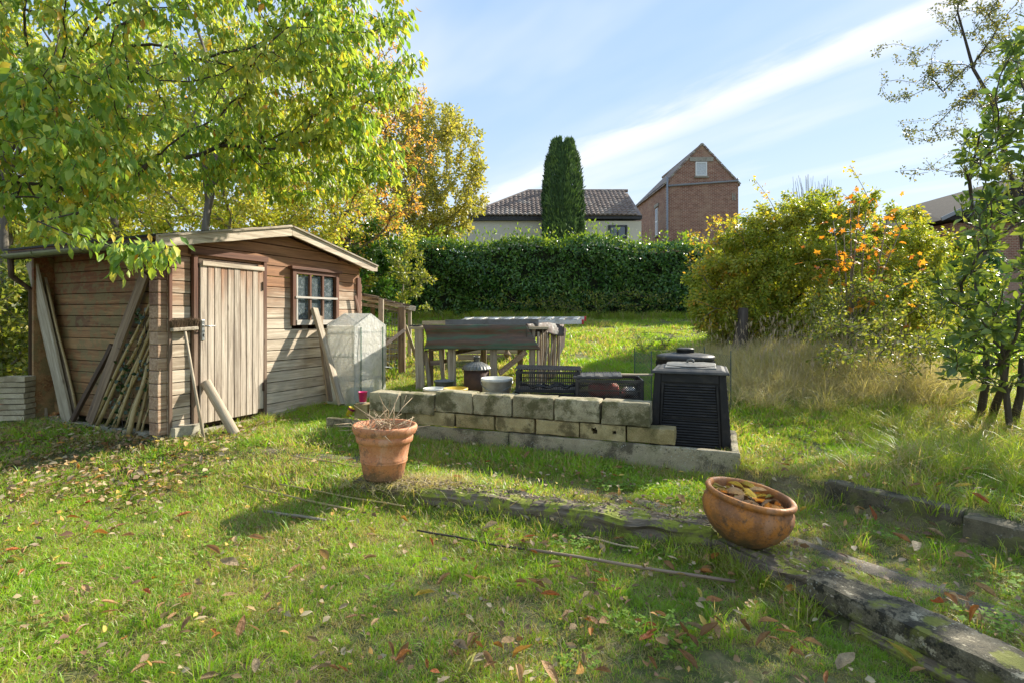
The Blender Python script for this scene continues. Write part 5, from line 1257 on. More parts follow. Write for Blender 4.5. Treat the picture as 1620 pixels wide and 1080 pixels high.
# ------------------------------------------------------------------ grass : tufts scattered as instances of geometry made here
tuft_col = bpy.data.collections.new('tufts')
def tuft(n, h, rad, mat, lean=.5, width=.0032, seed=0):
    r = np.random.default_rng(seed); a = r.random(n) * 6.283; q = rad * np.sqrt(r.random(n)); p0 = np.stack([q * np.cos(a), q * np.sin(a), np.full(n, -.01)], 1)
    d = r.normal(size=(n, 2)) * lean + np.stack([np.cos(a), np.sin(a)], 1) * .25; H = h * (.45 + .75 * r.random(n)); fac = r.random(n) * 6.283
    sd = np.stack([np.cos(fac), np.sin(fac), np.zeros(n)], 1) * (width * (.6 + .8 * r.random(n)))[:, None]
    V = []; 
    for u, wf in ((0, 1), (.45, .85), (.8, .5)):
        c = p0 + np.stack([d[:, 0] * H * u ** 1.8, d[:, 1] * H * u ** 1.8, H * u * (1 - .18 * u * np.hypot(d[:, 0], d[:, 1]))], 1); V += [c - sd * wf, c + sd * wf]
    c = p0 + np.stack([d[:, 0] * H, d[:, 1] * H, H * (1 - .25 * np.hypot(d[:, 0], d[:, 1]))], 1); V.append(c)
    V = np.stack(V, 1).reshape(-1, 3); q = np.array([[0, 1, 3], [0, 3, 2], [2, 3, 5], [2, 5, 4], [4, 5, 6]]); fs = (q[None] + (np.arange(n) * 7)[:, None, None]).reshape(-1)
    me = bpy.data.meshes.new('tuft'); me.vertices.add(len(V)); me.vertices.foreach_set('co', V.reshape(-1).astype(np.float32)); nt = len(fs) // 3
    me.loops.add(nt * 3); me.loops.foreach_set('vertex_index', fs.astype(np.int32)); me.polygons.add(nt); me.polygons.foreach_set('loop_start', np.arange(0, nt * 3, 3, dtype=np.int32)); me.update(calc_edges=True)
    at_ = me.attributes.new('rnd', 'FLOAT', 'POINT'); at_.data.foreach_set('value', np.repeat(r.random(n), 7).astype(np.float32)); me.materials.append(mat)
    return me
def scatter(name, protos, pts, scl, kind='stuff', label=None, cat=None):
    """one object: a point cloud mesh whose points carry tufts"""
    n = len(pts); col = bpy.data.collections.new(name + '_tufts')
    for m in protos: col.objects.link(bpy.data.objects.new('tuft', m))
    me = bpy.data.meshes.new(name); me.vertices.add(n); me.vertices.foreach_set('co', pts.reshape(-1).astype(np.float32))
    a = me.attributes.new('scl', 'FLOAT', 'POINT'); a.data.foreach_set('value', scl.astype(np.float32))
    a = me.attributes.new('rot', 'FLOAT', 'POINT'); a.data.foreach_set('value', (rng.random(n) * 6.283).astype(np.float32))
    o = link(name, me); nt = bpy.data.node_groups.new(name, 'GeometryNodeTree')
    nt.interface.new_socket('Geometry', in_out='INPUT', socket_type='NodeSocketGeometry'); nt.interface.new_socket('Geometry', in_out='OUTPUT', socket_type='NodeSocketGeometry')
    gi, go = nt.nodes.new('NodeGroupInput'), nt.nodes.new('NodeGroupOutput'); ip_ = nt.nodes.new('GeometryNodeInstanceOnPoints'); ci = nt.nodes.new('GeometryNodeCollectionInfo')
    ci.inputs['Collection'].default_value = col; ci.inputs['Separate Children'].default_value = True; ci.inputs['Reset Children'].default_value = True
    s_, r_ = nt.nodes.new('GeometryNodeInputNamedAttribute'), nt.nodes.new('GeometryNodeInputNamedAttribute')
    s_.data_type = r_.data_type = 'FLOAT'; s_.inputs[0].default_value = 'scl'; r_.inputs[0].default_value = 'rot'; cx = nt.nodes.new('ShaderNodeCombineXYZ')
    L = nt.links.new; L(gi.outputs[0], ip_.inputs['Points']); L(ci.outputs[0], ip_.inputs['Instance']); ip_.inputs['Pick Instance'].default_value = True
    L(r_.outputs[0], cx.inputs[2]); L(cx.outputs[0], ip_.inputs['Rotation']); L(s_.outputs[0], ip_.inputs['Scale']); L(ip_.outputs[0], go.inputs[0])
    m = o.modifiers.new('tufts', 'NODES'); m.node_group = nt; o['kind'] = kind
    if label: o['label'] = label; o['category'] = cat
    return o
def fbm(x, y, s, seed=0):
    """cheap smooth value noise on arrays"""
    r = np.random.default_rng(seed); T_ = r.random((64, 64)); x = x * s; y = y * s; xi = np.floor(x).astype(int); yi = np.floor(y).astype(int); u = sm(x - xi); v = sm(y - yi)
    f = lambda a, b: T_[a % 64, b % 64]
    return (f(xi, yi) * (1 - u) + f(xi + 1, yi) * u) * (1 - v) + (f(xi, yi + 1) * (1 - u) + f(xi + 1, yi + 1) * u) * v
def field(n, ylo, yhi, xpad=.6):
    """points spread evenly over the ground the camera can see, with a margin"""
    y = np.sqrt(rng.random(n) * ((yhi + xpad) ** 2 - (ylo) ** 2) + ylo ** 2); x = (rng.random(n) * 2 - 1) * (y * 1.02 + xpad); return x, y
def pathmask(x, y, w=.085):
    d = np.full(len(x), 9.)
    for i in range(len(PATH) - 1):
        a, b = np.array(PATH[i]), np.array(PATH[i + 1]); t = np.clip(((x - a[0]) * (b - a)[0] + (y - a[1]) * (b - a)[1]) / ((b - a) ** 2).sum(), 0, 1); d = np.minimum(d, np.hypot(x - a[0] - t * (b - a)[0], y - a[1] - t * (b - a)[1]))
    return d
def lawn(name, n, ylo, yhi, protos, s0, s1, label, thr=.0):
    x, y = field(n, ylo, yhi); ok = isfree(x, y); pd = pathmask(x, y)
    bare = fbm(x, y, 1.7, 3) * .6 + fbm(x, y, 5.2, 4) * .4; ok &= ~((pd < .075) & (bare + rng.random(len(x)) * .25 < .58)); tr_ = .10 * sm((x + .9) / 1.2) * sm((3.0 - y) / 1.0); ok &= ~((bare < .42 + tr_) & (rng.random(len(x)) < .55)); ok &= ~((x < -2.6) & (y < 5.6) & (y > 3.9 - .3 * (x + 2.6)) & (rng.random(len(x)) < .66))
    x, y, pd, bare = x[ok], y[ok], pd[ok], bare[ok]
    s = (s0 + (s1 - s0) * rng.random(len(x))) * (.50 + .95 * fbm(x, y, 1.6, 9)) * np.where(pd < .2, .6, 1) * (1 - .25 * sm((x + .9) / 1.2) * sm((3.0 - y) / 1.0))
    return scatter(name, protos, np.stack([x, y, gz(x, y)], 1), s, label=label, cat='grass')
A_ = [tuft(46, .047, .055, M_grass, .62, .0017, i) for i in range(4)] + [tuft(40, .036, .06, M_grassdry, 1.0, .0016, 9 + i) for i in range(2)] + [tuft(46, .030, .08, M_grassdry, 2.4, .0016, 15)]
B_ = [tuft(46, .065, .10, M_grass, .5, .0030, 20 + i) for i in range(5)] + [tuft(40, .05, .1, M_grassdry, .8, .0028, 29)]
C_ = [tuft(50, .085, .20, M_grass, .45, .006, 40 + i) for i in range(4)] + [tuft(36, .10, .2, M_grasslong, .5, .005, 49)]
lawn('lawn_grass', 15000, 1.3, 3.6, A_, .75, 1.35, 'short green lawn grass in the foreground below the sleepers')
lawn('middle_grass', 17000, 3.5, 7.5, B_, .75, 1.3, 'green grass around the shed, wall and composters')
lawn('far_grass', 15000, 7.4, 19, C_, .7, 1.3, 'sunlit lawn rising to the hedge')
# stray clumps of longer blades standing out of the lawn
x, y = field(900, 1.4, 7.0); ok = isfree(x, y) & (pathmask(x, y) > .15) & (fbm(x, y, 2.1, 33) > .5); x, y = x[ok], y[ok]
scatter('grass_clumps', [tuft(30, .10, .045, M_grass, .55, .0022, 300 + i) for i in range(4)], np.stack([x, y, gz(x, y)], 1), .5 + .7 * rng.random(len(x)), label='longer clumps of grass dotted over the lawn', cat='grass')
# clover and plantain between the blades
def clover(n, rad, seed):
    r = np.random.default_rng(seed); a = r.random(n) * 6.283; q = rad * np.sqrt(r.random(n)); p = np.stack([q * np.cos(a), q * np.sin(a), .018 + .022 * r.random(n)], 1); b3 = np.repeat(p, 3, 0); t3 = np.tile(np.array([0, 2.09, 4.19]), n) + np.repeat(r.random(n) * 6.28, 3)
    return leaves_mesh('clover', b3, np.stack([np.cos(t3), np.sin(t3), np.full(3 * n, .12)], 1), np.tile([[0, 0, 1.]], (3 * n, 1)) + r.normal(size=(3 * n, 3)) * .25, .012 + .008 * r.random(3 * n), .011 + .007 * r.random(3 * n), r.random(3 * n), L_clover, False)
L_clover = leafmat('clover_leaf', [(0, (.12, .24, .025)), (.6, (.20, .34, .035)), (1, (.30, .42, .05))], .4, .8)
x, y = field(750, 1.4, 6.5); ok = isfree(x, y) & ((fbm(x, y, 1.9, 41) > .72) | ((pathmask(x, y) < .5) & (fbm(x, y, 2.5, 42) > .45))); x, y = x[ok], y[ok]
scatter('clover', [clover(26, .09, 400 + i) for i in range(3)], np.stack([x, y, gz(x, y)], 1), .8 + .6 * rng.random(len(x)), label='patches of low clover in the lawn', cat='clover')
# taller grass along edges
def strip(pts, n, w, protos, s0, s1, name, label):
    X = []; Yv = []
    for _ in range(n):
        i = random.randrange(len(pts) - 1); u = random.random(); a, b = pts[i], pts[i + 1]; X.append(a[0] + (b[0] - a[0]) * u + random.gauss(0, w)); Yv.append(a[1] + (b[1] - a[1]) * u + random.gauss(0, w))
    X, Yv = np.array(X), np.array(Yv); ok = isfree(X, Yv, -.02); X, Yv = X[ok], Yv[ok]
    return scatter(name, protos, np.stack([X, Yv, gz(X, Yv)], 1), s0 + (s1 - s0) * rng.random(len(X)), label=label, cat='grass')
D_ = [tuft(26, .12, .05, M_grasslong, .45, .0022, 60 + i) for i in range(4)]
strip([(-1.1, 3.74), (1.12, 2.84), (1.35, 2.3)], 190, .07, D_, .5, 1.15, 'edge_grass', 'longer bright grass growing along the front of the sleepers')
strip([(-1.9, 5.2), (1.72, 3.85), (1.8, 4.6)], 260, .06, D_, .4, .9, 'wall_grass', 'grass growing along the foot of the block wall')
strip([(-3.15, 4.78), (-2.2, 6.7), (-1.6, 7.2)], 200, .12, D_, .5, 1.1, 'shed_grass', 'grass growing along the foot of the shed')
strip([(2.1, 3.6), (2.6, 2.95), (3.3, 2.1)], 130, .12, D_, .5, 1.3, 'bank_grass', 'longer grass on top of the kerbs at the right')
# mound of long dry grass and the rough bank
E_ = [tuft(70, .36, .10, M_straw, 1.0, .0022, 80 + i) for i in range(4)]; G_ = [tuft(50, .26, .12, M_grasslong, .6, .003, 90 + i) for i in range(3)] + [tuft(50, .3, .12, M_grassdry, .8, .003, 97)]
n = 900; x = rng.normal(3.75, .75, n); y = rng.normal(6.9, .85, n); ok = (x > 2.45 + (y - 6.5) * .12) & (y > 5.3); x, y = x[ok], y[ok]
scatter('straw_mound', E_, np.stack([x, y, gz(x, y)], 1), .5 + .55 * rng.random(len(x)), label='mound of long straw-coloured grass in front of the big shrub', cat='long grass')
n = 2600; x = 2.2 + 4.5 * rng.random(n); y = 2.6 + 5.5 * rng.random(n); ok = ((x - 2.0) * .8 + (y - 3.5) * .6 > .35 + .4 * rng.random(n)) & (fbm(x, y, 1.5, 5) > .34); ok &= (x > 2.3 + np.clip(y - 4, 0, 2) * .3); x, y = x[ok], y[ok]
scatter('bank_growth', G_, np.stack([x, y, gz(x, y)], 1), (.28 + .55 * rng.random(len(x))) * (.5 + .8 * fbm(x, y, 1.1, 8)), label='rough green and yellow grass on the right bank', cat='long grass')
# crumbs of bark and leaf lying on the timbers, dead grass round the pot
n = 900; u = rng.random(n); seg = rng.random(n) < .75
xs_ = np.where(seg, -1.13 + 2.29 * u, 1.17 + .33 * u) + rng.normal(size=n) * .055; ys_ = np.where(seg, 3.93 - .92 * u, 2.96 - .66 * u) + rng.normal(size=n) * .055
L_crumb = leafmat('bark_crumbs', [(0, (.05, .032, .02)), (.5, (.16, .11, .065)), (.85, (.34, .26, .16)), (1, (.5, .42, .28))], .05, .9)
o = link('bark_crumbs', leaves_mesh('bark_crumbs', np.stack([xs_, ys_, np.where(seg, .148, .112) + .012 * rng.random(n)], 1), np.stack([rng.normal(size=n), rng.normal(size=n), rng.normal(size=n) * .2], 1), np.tile([[0, 0, 1.]], (n, 1)) + rng.normal(size=(n, 3)) * .4, .012 + .03 * rng.random(n) ** 2, .008 + .012 * rng.random(n), rng.random(n), L_crumb)); o['kind'] = 'stuff'; o['label'] = 'crumbs of bark and leaf lying on the rotten sleepers'; o['category'] = 'debris'
x, y = rng.normal(-.62, .22, 60), rng.normal(3.80, .07, 60); scatter('dead_grass', [tuft(40, .07, .05, M_straw, 1.6, .0016, 500 + i) for i in range(2)], np.stack([x, y, np.full(60, .13)], 1), .7 + .6 * rng.random(60), label='matted dead grass beside the tall clay pot', cat='dead grass')
# small litter of leaf bits, too many and too small to count
n = 9500; x, y = field(n, 1.4, 6.5); lit = rng.random(n) < np.where((x < -2.3) & (y > 3.2), 1.0, .70); ok = isfree(x, y, .0) & lit; x, y = x[ok], y[ok]; m = 2600
xa = -5.2 + 2.7 * rng.random(m); ya = 3.7 + 1.9 * rng.random(m); ok = isfree(xa, ya); x = np.concatenate([x, xa[ok]]); y = np.concatenate([y, ya[ok]]); n = len(x)
ax = np.stack([rng.normal(size=n), rng.normal(size=n), rng.normal(size=n) * .25], 1); zz0 = gz(x, y) + .018 + .030 * rng.random(n)
L_litter = leafmat('leaf_litter', [(0, (.10, .05, .028)), (.3, (.20, .11, .06)), (.55, (.33, .24, .15)), (.8, (.45, .37, .24)), (.92, (.5, .24, .05)), (1, (.55, .42, .08))], .15, .7)
o = link('leaf_litter', leaves_mesh('leaf_litter', np.stack([x, y, zz0], 1), ax, np.stack([rng.normal(size=n) * .5, rng.normal(size=n) * .5, np.ones(n)], 1), .018 + (.042 + .02 * (x < -2.4)) * rng.random(n) ** 1.5, .010 + (.020 + .015 * (x < -2.4)) * rng.random(n), rng.random(n), L_litter)); o['kind'] = 'stuff'; o['label'] = 'scattered bits of dead leaf in the grass'; o['category'] = 'leaf litter'

# ------------------------------------------------------------------ the hedge
def cloud(n, fn):
    return fn(n)
hx0, hx1, hy0 = -14.0, 14.0, 15.0
hroot = thing('laurel_hedge', 'long tall clipped dark green laurel hedge across the back of the garden', 'hedge', (0, hy0 + .5, g(0, hy0)))
hb_ = np.array(hroot.location)
def htop(x): return 3.50 + .10 * np.sin(x * .9) + .07 * np.sin(x * 2.7 + 1) - .012 * x
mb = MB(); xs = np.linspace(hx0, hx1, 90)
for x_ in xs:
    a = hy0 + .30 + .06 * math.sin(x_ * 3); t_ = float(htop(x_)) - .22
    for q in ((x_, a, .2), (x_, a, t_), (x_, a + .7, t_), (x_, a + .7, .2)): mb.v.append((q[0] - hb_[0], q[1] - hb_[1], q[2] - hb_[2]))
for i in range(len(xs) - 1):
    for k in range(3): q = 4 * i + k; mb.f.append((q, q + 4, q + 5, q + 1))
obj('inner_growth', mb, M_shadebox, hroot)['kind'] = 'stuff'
n = 60000; x = hx0 + (hx1 - hx0) * rng.random(n); gr0 = gz(x, np.full(n, hy0)); H = htop(x) - gr0; v = rng.random(n)
lump = fbm(x + 40, v * H * 1.3 + 9, 1.3, 2) + .5 * fbm(x + 40, v * H * 1.3, 3.3, 6)
y = hy0 + .30 - .42 * lump + .20 * np.abs(rng.normal(size=n)); z = gr0 + .05 + v * H; gapm = (fbm(x + 40, z, 2.6, 12) * .6 + fbm(x + 40, z, 6.5, 13) * .4 > .70) | (rng.random(n) < .10); y = np.where(gapm, y + .28, y)
pos = np.stack([x, y, z], 1); ax = rng.normal(size=(n, 3)) * .6 + np.array([0, -.35, -.35]); nr = rng.normal(size=(n, 3)) * .55 + np.array([0, -1, .5]); L = .085 + .06 * rng.random(n)
link('leaves', leaves_mesh('leaves', pos - hb_, ax, nr, L, L * .40, rng.random(n), L_laurel, False), hroot)['kind'] = 'stuff'
n = 17000; x = hx0 + (hx1 - hx0) * rng.random(n); y = hy0 + .02 + 1.0 * rng.random(n); z = htop(x) - .16 + .16 * fbm(x + 40, y, 2.2, 8) + .12 * rng.random(n) ** 2 * (1 + 3.2 * (fbm(x + 40, y, 5, 1) > .68))
pos = np.stack([x, y, z], 1); ax = rng.normal(size=(n, 3)) * .5 + np.array([0, 0, .7]); L = .07 + .06 * rng.random(n)
link('young_leaves', leaves_mesh('young_leaves', pos - hb_, ax, rng.normal(size=(n, 3)), L, L * .42, rng.random(n), L_hedgetop, False), hroot)['kind'] = 'stuff'

# ------------------------------------------------------------------ trees on the left
def trunkline(p0, p1, k=6, w=.06):
    p0, p1 = Vector(p0), Vector(p1); return [p0.lerp(p1, i / k) + Vector((noise.noise(Vector((i * .7, p0.x, 0))), noise.noise(Vector((i * .7, 0, p0.y))), 0)) * w * (p1 - p0).length * (0 if i == 0 else 1) for i in range(k + 1)]
# the near cherry whose branches hang over the shed
tg = np.concatenate([ell((-2.9, 4.8, 3.75), (2.15, 1.5, 1.25), 760, .1), ell((-3.5, 3.7, 2.55), (1.0, .75, .75), 210, .1), ell((-1.5, 4.7, 3.75), (.62, .8, .95), 130, .1), ell((-2.2, 5.4, 2.95), (1.2, .6, .45), 170, .2),
                     np.array([tuple(P(a, b, c)) for a, b, c in ((282, 398, 3.3), (268, 408, 3.3), (250, 404, 3.25), (236, 412, 3.3), (218, 408, 3.2), (200, 402, 3.3), (183, 424, 3.2), (232, 392, 3.3), (176, 400, 3.3), (205, 384, 3.3), (150, 380, 3.35), (165, 420, 3.2), (110, 372, 3.3), (60, 352, 3.3), (30, 385, 3.5), (20, 420, 3.6), (258, 386, 3.3))])])
ok = ~((tg[:, 2] < 1.3 + (HY - 352) / F * tg[:, 1]) & (tg[:, 1] > 3.42)); tg = tg[ok]
tree('cherry_tree', 'near broad-leaved green tree spreading its drooping branches over the shed', 'tree', (-5.3, 4.5, g(-5.3, 4.5)), trunkline((-5.3, 4.5, 0), (-4.9, 4.6, 2.7)), tg, M_barkd, L_cherry, 28, (.045, .095), .44, 1.4, .11, .75, r0=.0022, pw=.46, rmax=.12, step=.16, sag=.12, wander=.16, bias=.25, parts=300, fold=True, flat=.25)
tg = ell((-5.9, 10.5, 4.5), (3.4, 2.0, 3.2), 520, .25)
tree('yellow_tree', 'yellow-green autumn tree standing behind the shed roof', 'tree', (-6.0, 10.5, g(-6, 10.5)), trunkline((-6, 10.5, .2), (-5.6, 10.4, 3.0)), tg, M_barkl, L_yg, 105, (.06, .10), .55, .5, .20, .7, r0=.006, pw=.45, rmax=.09, step=.35)
tg = ell((-9.6, 9.5, 4.2), (3.0, 2.0, 3.3), 420, .25)
tree('leafy_tree', 'green and yellow leafy tree at the far left edge behind the shed', 'tree', (-9.3, 9.5, g(-9.3, 9.5)), trunkline((-9.3, 9.5, .2), (-8.8, 9.4, 3.2)), tg, M_bark, L_yg, 105, (.065, .11), .55, .5, .20, .7, r0=.006, pw=.45, rmax=.18, step=.35)
tg = ell((-3.7, 11.8, 5.2), (2.1, 1.4, 2.9), 420, .2)
tree('orange_tree', 'half-bare tree with orange leaves between the near green tree and the poplar', 'tree', (-3.9, 11.8, g(-3.9, 11.8)), trunkline((-3.9, 11.8, .3), (-3.6, 11.8, 3.2)), tg, M_bark, L_orange, 24, (.05, .09), .55, .4, .08, .7, r0=.006, pw=.45, rmax=.12, step=.3)
tg = np.concatenate([ell((-2.75, 19, 6.3), (2.0, 1.6, 2.9), 420, .3), ell((-3.7, 19, 4.2), (1.7, 1.6, 1.6), 140, .3), ell((-4.4, 19, 7.0), (1.6, 1.4, 2.6), 160, .3)])
tree('poplar_tree', 'tall yellow-green small-leaved tree left of the white house', 'tree', (-3.0, 19, g(-3, 19)), trunkline((-3, 19, 1.2), (-2.9, 19, 4.6)), tg, M_barkl, L_poplar, 62, (.09, .15), .6, .3, .22, .8, r0=.008, pw=.42, rmax=.2, step=.5)
tg = ell((-5.2, 14.2, 3.4), (2.9, .9, 1.9), 300, .25)
tree('thicket_bush', 'tangled yellow-green thicket behind the shed and left end of the hedge', 'bush', (-5.2, 14.2, g(-5.2, 14.2)), trunkline((-5.2, 14.2, .6), (-5.1, 14.2, 1.6), 3), tg, M_barkl, L_yg, 60, (.06, .10), .5, .2, .16, .8, r0=.006, rmax=.08, step=.3)
tg = ell((-9.0, 13.2, 3.3), (4.2, .9, 2.6), 420, .25)
tree('back_thicket', 'wide yellow-green bushes filling the gaps behind the shed roof', 'bush', (-9.0, 13.2, g(-9, 13.2)), trunkline((-9.0, 13.2, .4), (-8.9, 13.2, 1.2), 3), tg, M_bark, L_yg, 85, (.09, .14), .55, .3, .22, .8, r0=.005, rmax=.08, step=.4)
tg = np.concatenate([ell((-3.2, 11.9, 2.2), (.85, .6, 1.4), 130, .3)])
tree('dark_bush', 'dark green glossy bush behind the right end of the shed roof', 'bush', (-3.2, 12, g(-3.2, 12)), trunkline((-3.2, 12, .5), (-3.2, 12, 1.4), 3), tg, M_bark, L_laurel, 90, (.07, .12), .42, .1, .12, .8, r0=.006, rmax=.06, step=.3)
tg = np.array([tuple(P(random.gauss(640, 14) + (25 if i % 3 == 0 else 0), random.uniform(395, 490), 11.2 + random.uniform(-.4, .4))) for i in range(60)])
tree('young_tree', 'bright green sapling growing in front of the left end of the hedge', 'sapling', tuple(at(636, 11.4)), trunkline(at(636, 11.4), P(636, 450, 11.4), 3), tg, M_barkl, L_wild, 36, (.06, .10), .42, -.2, .07, .8, r0=.004, rmax=.03, step=.25)
tg = ell((-7.2, 7.3, 1.2), (1.5, .7, 1.1), 220, .3)
tree('undergrowth', 'green and yellow undergrowth at the left edge beside the shed', 'bush', (-7.2, 7.3, g(-7.2, 7.3)), trunkline((-7.2, 7.3, 0), (-7.1, 7.3, .5), 3), tg, M_barkl, L_wild, 60, (.055, .095), .55, .2, .10, .8, r0=.004, rmax=.04, step=.2)
for i, (a, Y, la) in enumerate(((18, 8.2, 'pale slanting tree trunk at the left edge above the shed gutter'), (300, 8.6, 'pale leaning trunk seen through leaves above the shed roof'), (215, 9.2, 'brown trunk behind leaves above the shed roof'))):
    b0 = at(a - 20, Y); t1 = P(a + (-6, 62, -45)[i], 170, Y + (0, .4, .8)[i]); root = thing('tree', la, 'tree', tuple(b0)); mb = MB().tube([(b0.lerp(t1, k / 6) + Vector((.06 * math.sin(k), 0, 0)) - b0) for k in range(7)], [.085 - .008 * k for k in range(7)], 12); obj('trunk', mb, M_bark, root, smooth=True)
    tb_ = t1 - b0; mb = MB()
    for k in range(9):
        e = tb_ + Vector((random.uniform(-1.3, 1.3), random.uniform(-.8, .8), random.uniform(.3, 2.2))); st_ = tb_ * random.uniform(.55, 1); mb.tube([st_, (st_ + e) / 2 + Vector((0, 0, .2)), e], [.04, .025, .008], 6)
    obj('branches', mb, M_bark, root, smooth=True)

# ------------------------------------------------------------------ shrubs on the right
tg = np.concatenate([ell((5.3, 9.2, 2.0), (2.25, 1.4, 1.52), 1000, .6), ell((3.9, 9.0, 1.65), (1.0, .9, 1.0), 280, .45), ell((4.7, 8.9, 2.2), (.9, .7, 1.0), 160, .4), ell((7.0, 9.3, 1.8), (1.3, 1.1, 1.1), 160, .4)])
def edge_gold(cl):
    return cl
tree('weeping_shrub', 'big domed yellow-green shrub with arching twigs right of the composters', 'shrub', (4.75, 9.3, g(4.75, 9.3)), trunkline((4.75, 9.3, .7), (4.75, 9.3, 1.15), 3), tg, M_barkd, L_shrub, 105, (.04, .07), .55, .5, .10, .75, r0=.004, pw=.42, rmax=.06, step=.22, sag=.25, bias=.1)
stump = obj('stump', MB().tube([(0, 0, -.05), (0, 0, .05), (.05, 0, .35), (.08, 0, .75)], [.16, .12, .10, .07], 12), M_barkd, smooth=True); stump.location = at(1168, 8.3); tag(stump, 'short dark leaning trunk at the left foot of the big domed shrub', 'trunk')
tg = np.array([tuple(P(random.uniform(1085, 1185), random.uniform(330, 520), random.uniform(8.3, 9.4))) for _ in range(70)])
tg = tg[(tg[:, 0] / tg[:, 1] * F + CX) > 1185 - (503 - 0 - (CAMZ - tg[:, 2]) * 0 - 330) * .0 - 95]
tree('golden_bush', 'loose golden-leaved twigs at the left flank of the domed shrub', 'bush', tuple(at(1150, 8.9)), trunkline(at(1150, 8.9), P(1150, 470, 8.9), 3), tg, M_bark, L_gold, 22, (.045, .075), .5, .4, .05, .7, r0=.003, rmax=.02, step=.2)
# young maple in front of the shrub: large leaves, each its own piece
mroot = thing('young_maple', 'slender young maple with big orange and yellow leaves standing before the domed shrub', 'maple', tuple(at(1345, 7.6)))
mbase = np.array(mroot.location); tips = []
mb = MB(); 
for k, (a, t_) in enumerate(((1345, 325), (1370, 335), (1335, 370), (1405, 340), (1318, 350), (1425, 365), (1360, 318), (1345, 430))):
    p0 = at(1345 + (k - 3) * 3, 7.6); p2 = P(a, t_, 7.5 + random.uniform(-.2, .2)); p1 = (p0 + p2) / 2 + Vector((random.uniform(-.1, .1), 0, 0)); L_ = [p0, p0.lerp(p1, .5), p1, p1.lerp(p2, .5), p2]
    mb.tube([p - mroot.location for p in L_], [.018, .015, .012, .009, .005], 6); tips += [p1, p1.lerp(p2, .35), p1.lerp(p2, .7), p2]
    for j in range(5):
        s = p1.lerp(p2, random.random()); e = s + Vector((random.uniform(-.45, .45), random.uniform(-.3, .1), random.uniform(-.05, .25))); mb.tube([p - mroot.location for p in (s, (s + e) / 2 + Vector((0, 0, .03)), e)], [.006, .004, .002], 5); tips += [e, (s + e) / 2]
obj('trunk', mb, M_barkl, mroot, smooth=True)
mls = []
for v in range(3):
    m = MB(); pts = []
    for k in range(15):
        a = -2.6 + 5.2 * k / 14; r = .5 * (1.0 if k % 3 == 1 else .48 if k % 3 == 0 else .62) * (1 - .12 * abs(k - 7) / 7); pts.append((r * math.cos(a) + .1, r * math.sin(a), -.12 * r + random.uniform(-.05, .05)))
    m.add([(-.05, 0, 0)] + pts, [(0, k + 1, k + 2) for k in range(14)]); mls.append(m.mesh('leaf', L_maple))
for k in range(190):
    p = random.choice(tips) + Vector((random.gauss(0, .26), random.gauss(-.06, .12), random.gauss(-.05, .20))); p.z = min(p.z, CAMZ + (HY - 300) / F * p.y); o = link('leaf', mls[k % 3], mroot); o.location = p - mroot.location
    o.rotation_euler = (random.gauss(.5, .6), random.gauss(.3, .6), random.uniform(0, 6.28)); o.scale = (random.uniform(.07, .14),) * 3
# thin-leaved bushes low on the bank
tg = np.concatenate([ell((4.9, 6.9, 1.3), (1.3, .8, .65), 200, .3), ell((4.1, 5.9, .95), (.8, .7, .38), 90, .3)])
tree('wild_bush', 'low straggling bush with sparse yellow-green leaves on the right bank', 'bush', (4.6, 6.9, g(4.6, 6.9)), trunkline((4.6, 6.9, .6), (4.6, 6.9, .9), 3), tg, M_bark, L_wild, 34, (.03, .055), .55, .2, .08, .75, r0=.003, pw=.42, rmax=.03, step=.2, sag=.2, wander=.3)
tg = np.concatenate([ell((4.35, 4.55, 2.05), (.82, .75, 1.05), 230, .25), ell((3.7, 4.5, 1.3), (.42, .5, .5), 60, .25), ell((4.5, 4.4, 3.3), (.45, .5, .7), 50, .3), ell((4.6, 4.9, .95), (.8, .6, .35), 60, .3)])
ok = (tg[:, 0] / tg[:, 1] * F + CX > 1518 - 40 * (tg[:, 2] < 1.7)); tg = tg[ok]
tree('bay_bush', 'broad-leaved evergreen bush filling the right edge of the photo', 'bush', (4.45, 4.75, g(4.45, 4.75)), trunkline((4.45, 4.75, .35), (4.35, 4.7, 1.1), 3), tg, M_barkd, L_bay, 12, (.07, .115), .40, -.1, .04, .7, r0=.004, pw=.45, rmax=.026, step=.16, parts=300, fold=True, bias=.3)
for i, (a, b_, lab) in enumerate((((1565, 640), (1592, 545), 'thick dark slanting stem at the foot of the right-hand bush'), ((1548, 610), (1556, 520), 'upright dark stem left of the slanting one under the right-hand bush'), ((1600, 632), (1612, 560), 'dark stem nearest the right edge under the bush'))):
    p0 = at(a[0], 5.2 - .1 * i, -.05); p1 = P(b_[0] + 4, b_[1] + 5, 5.0); o = obj('stem', MB().tube([Vector((0, 0, 0)), (p1 - p0) * .5 + Vector((.04, 0, 0)), p1 - p0], [.038, .03, .02], 8), M_barkd, smooth=True); o.location = p0; tag(o, lab, 'stem')
# hawthorn : sparse dark twigs against the sky
s0 = at(1620, 7.2); hw_pts = [Vector((7.1, 7.2, s0.z)), P(1612, 330, 7.2), P(1590, 240, 7.2), P(1572, 165, 7.2), P(1540, 110, 7.2), P(1515, 20, 7.2)]
tg = []
for (a, b_, c_, d_, n_) in ((1385, 85, 1520, 115, 26), (1395, 150, 1540, 130, 30), (1420, 210, 1530, 215, 26), (1440, 262, 1560, 270, 26), (1500, 0, 1600, 20, 26), (1480, 20, 1580, 90, 34), (1500, 130, 1610, 200, 60), (1520, 210, 1620, 290, 60), (1560, 10, 1640, 180, 70), (1600, 100, 1720, 300, 60), (1600, -120, 1800, 60, 60), (1490, -80, 1620, 10, 40)):
    for _ in range(n_): u = random.random(); tg.append(tuple(P(a + (c_ - a) * u + random.gauss(0, 9), b_ + (d_ - b_) * u + random.gauss(0, 13), 7.2 + random.gauss(0, .5))))
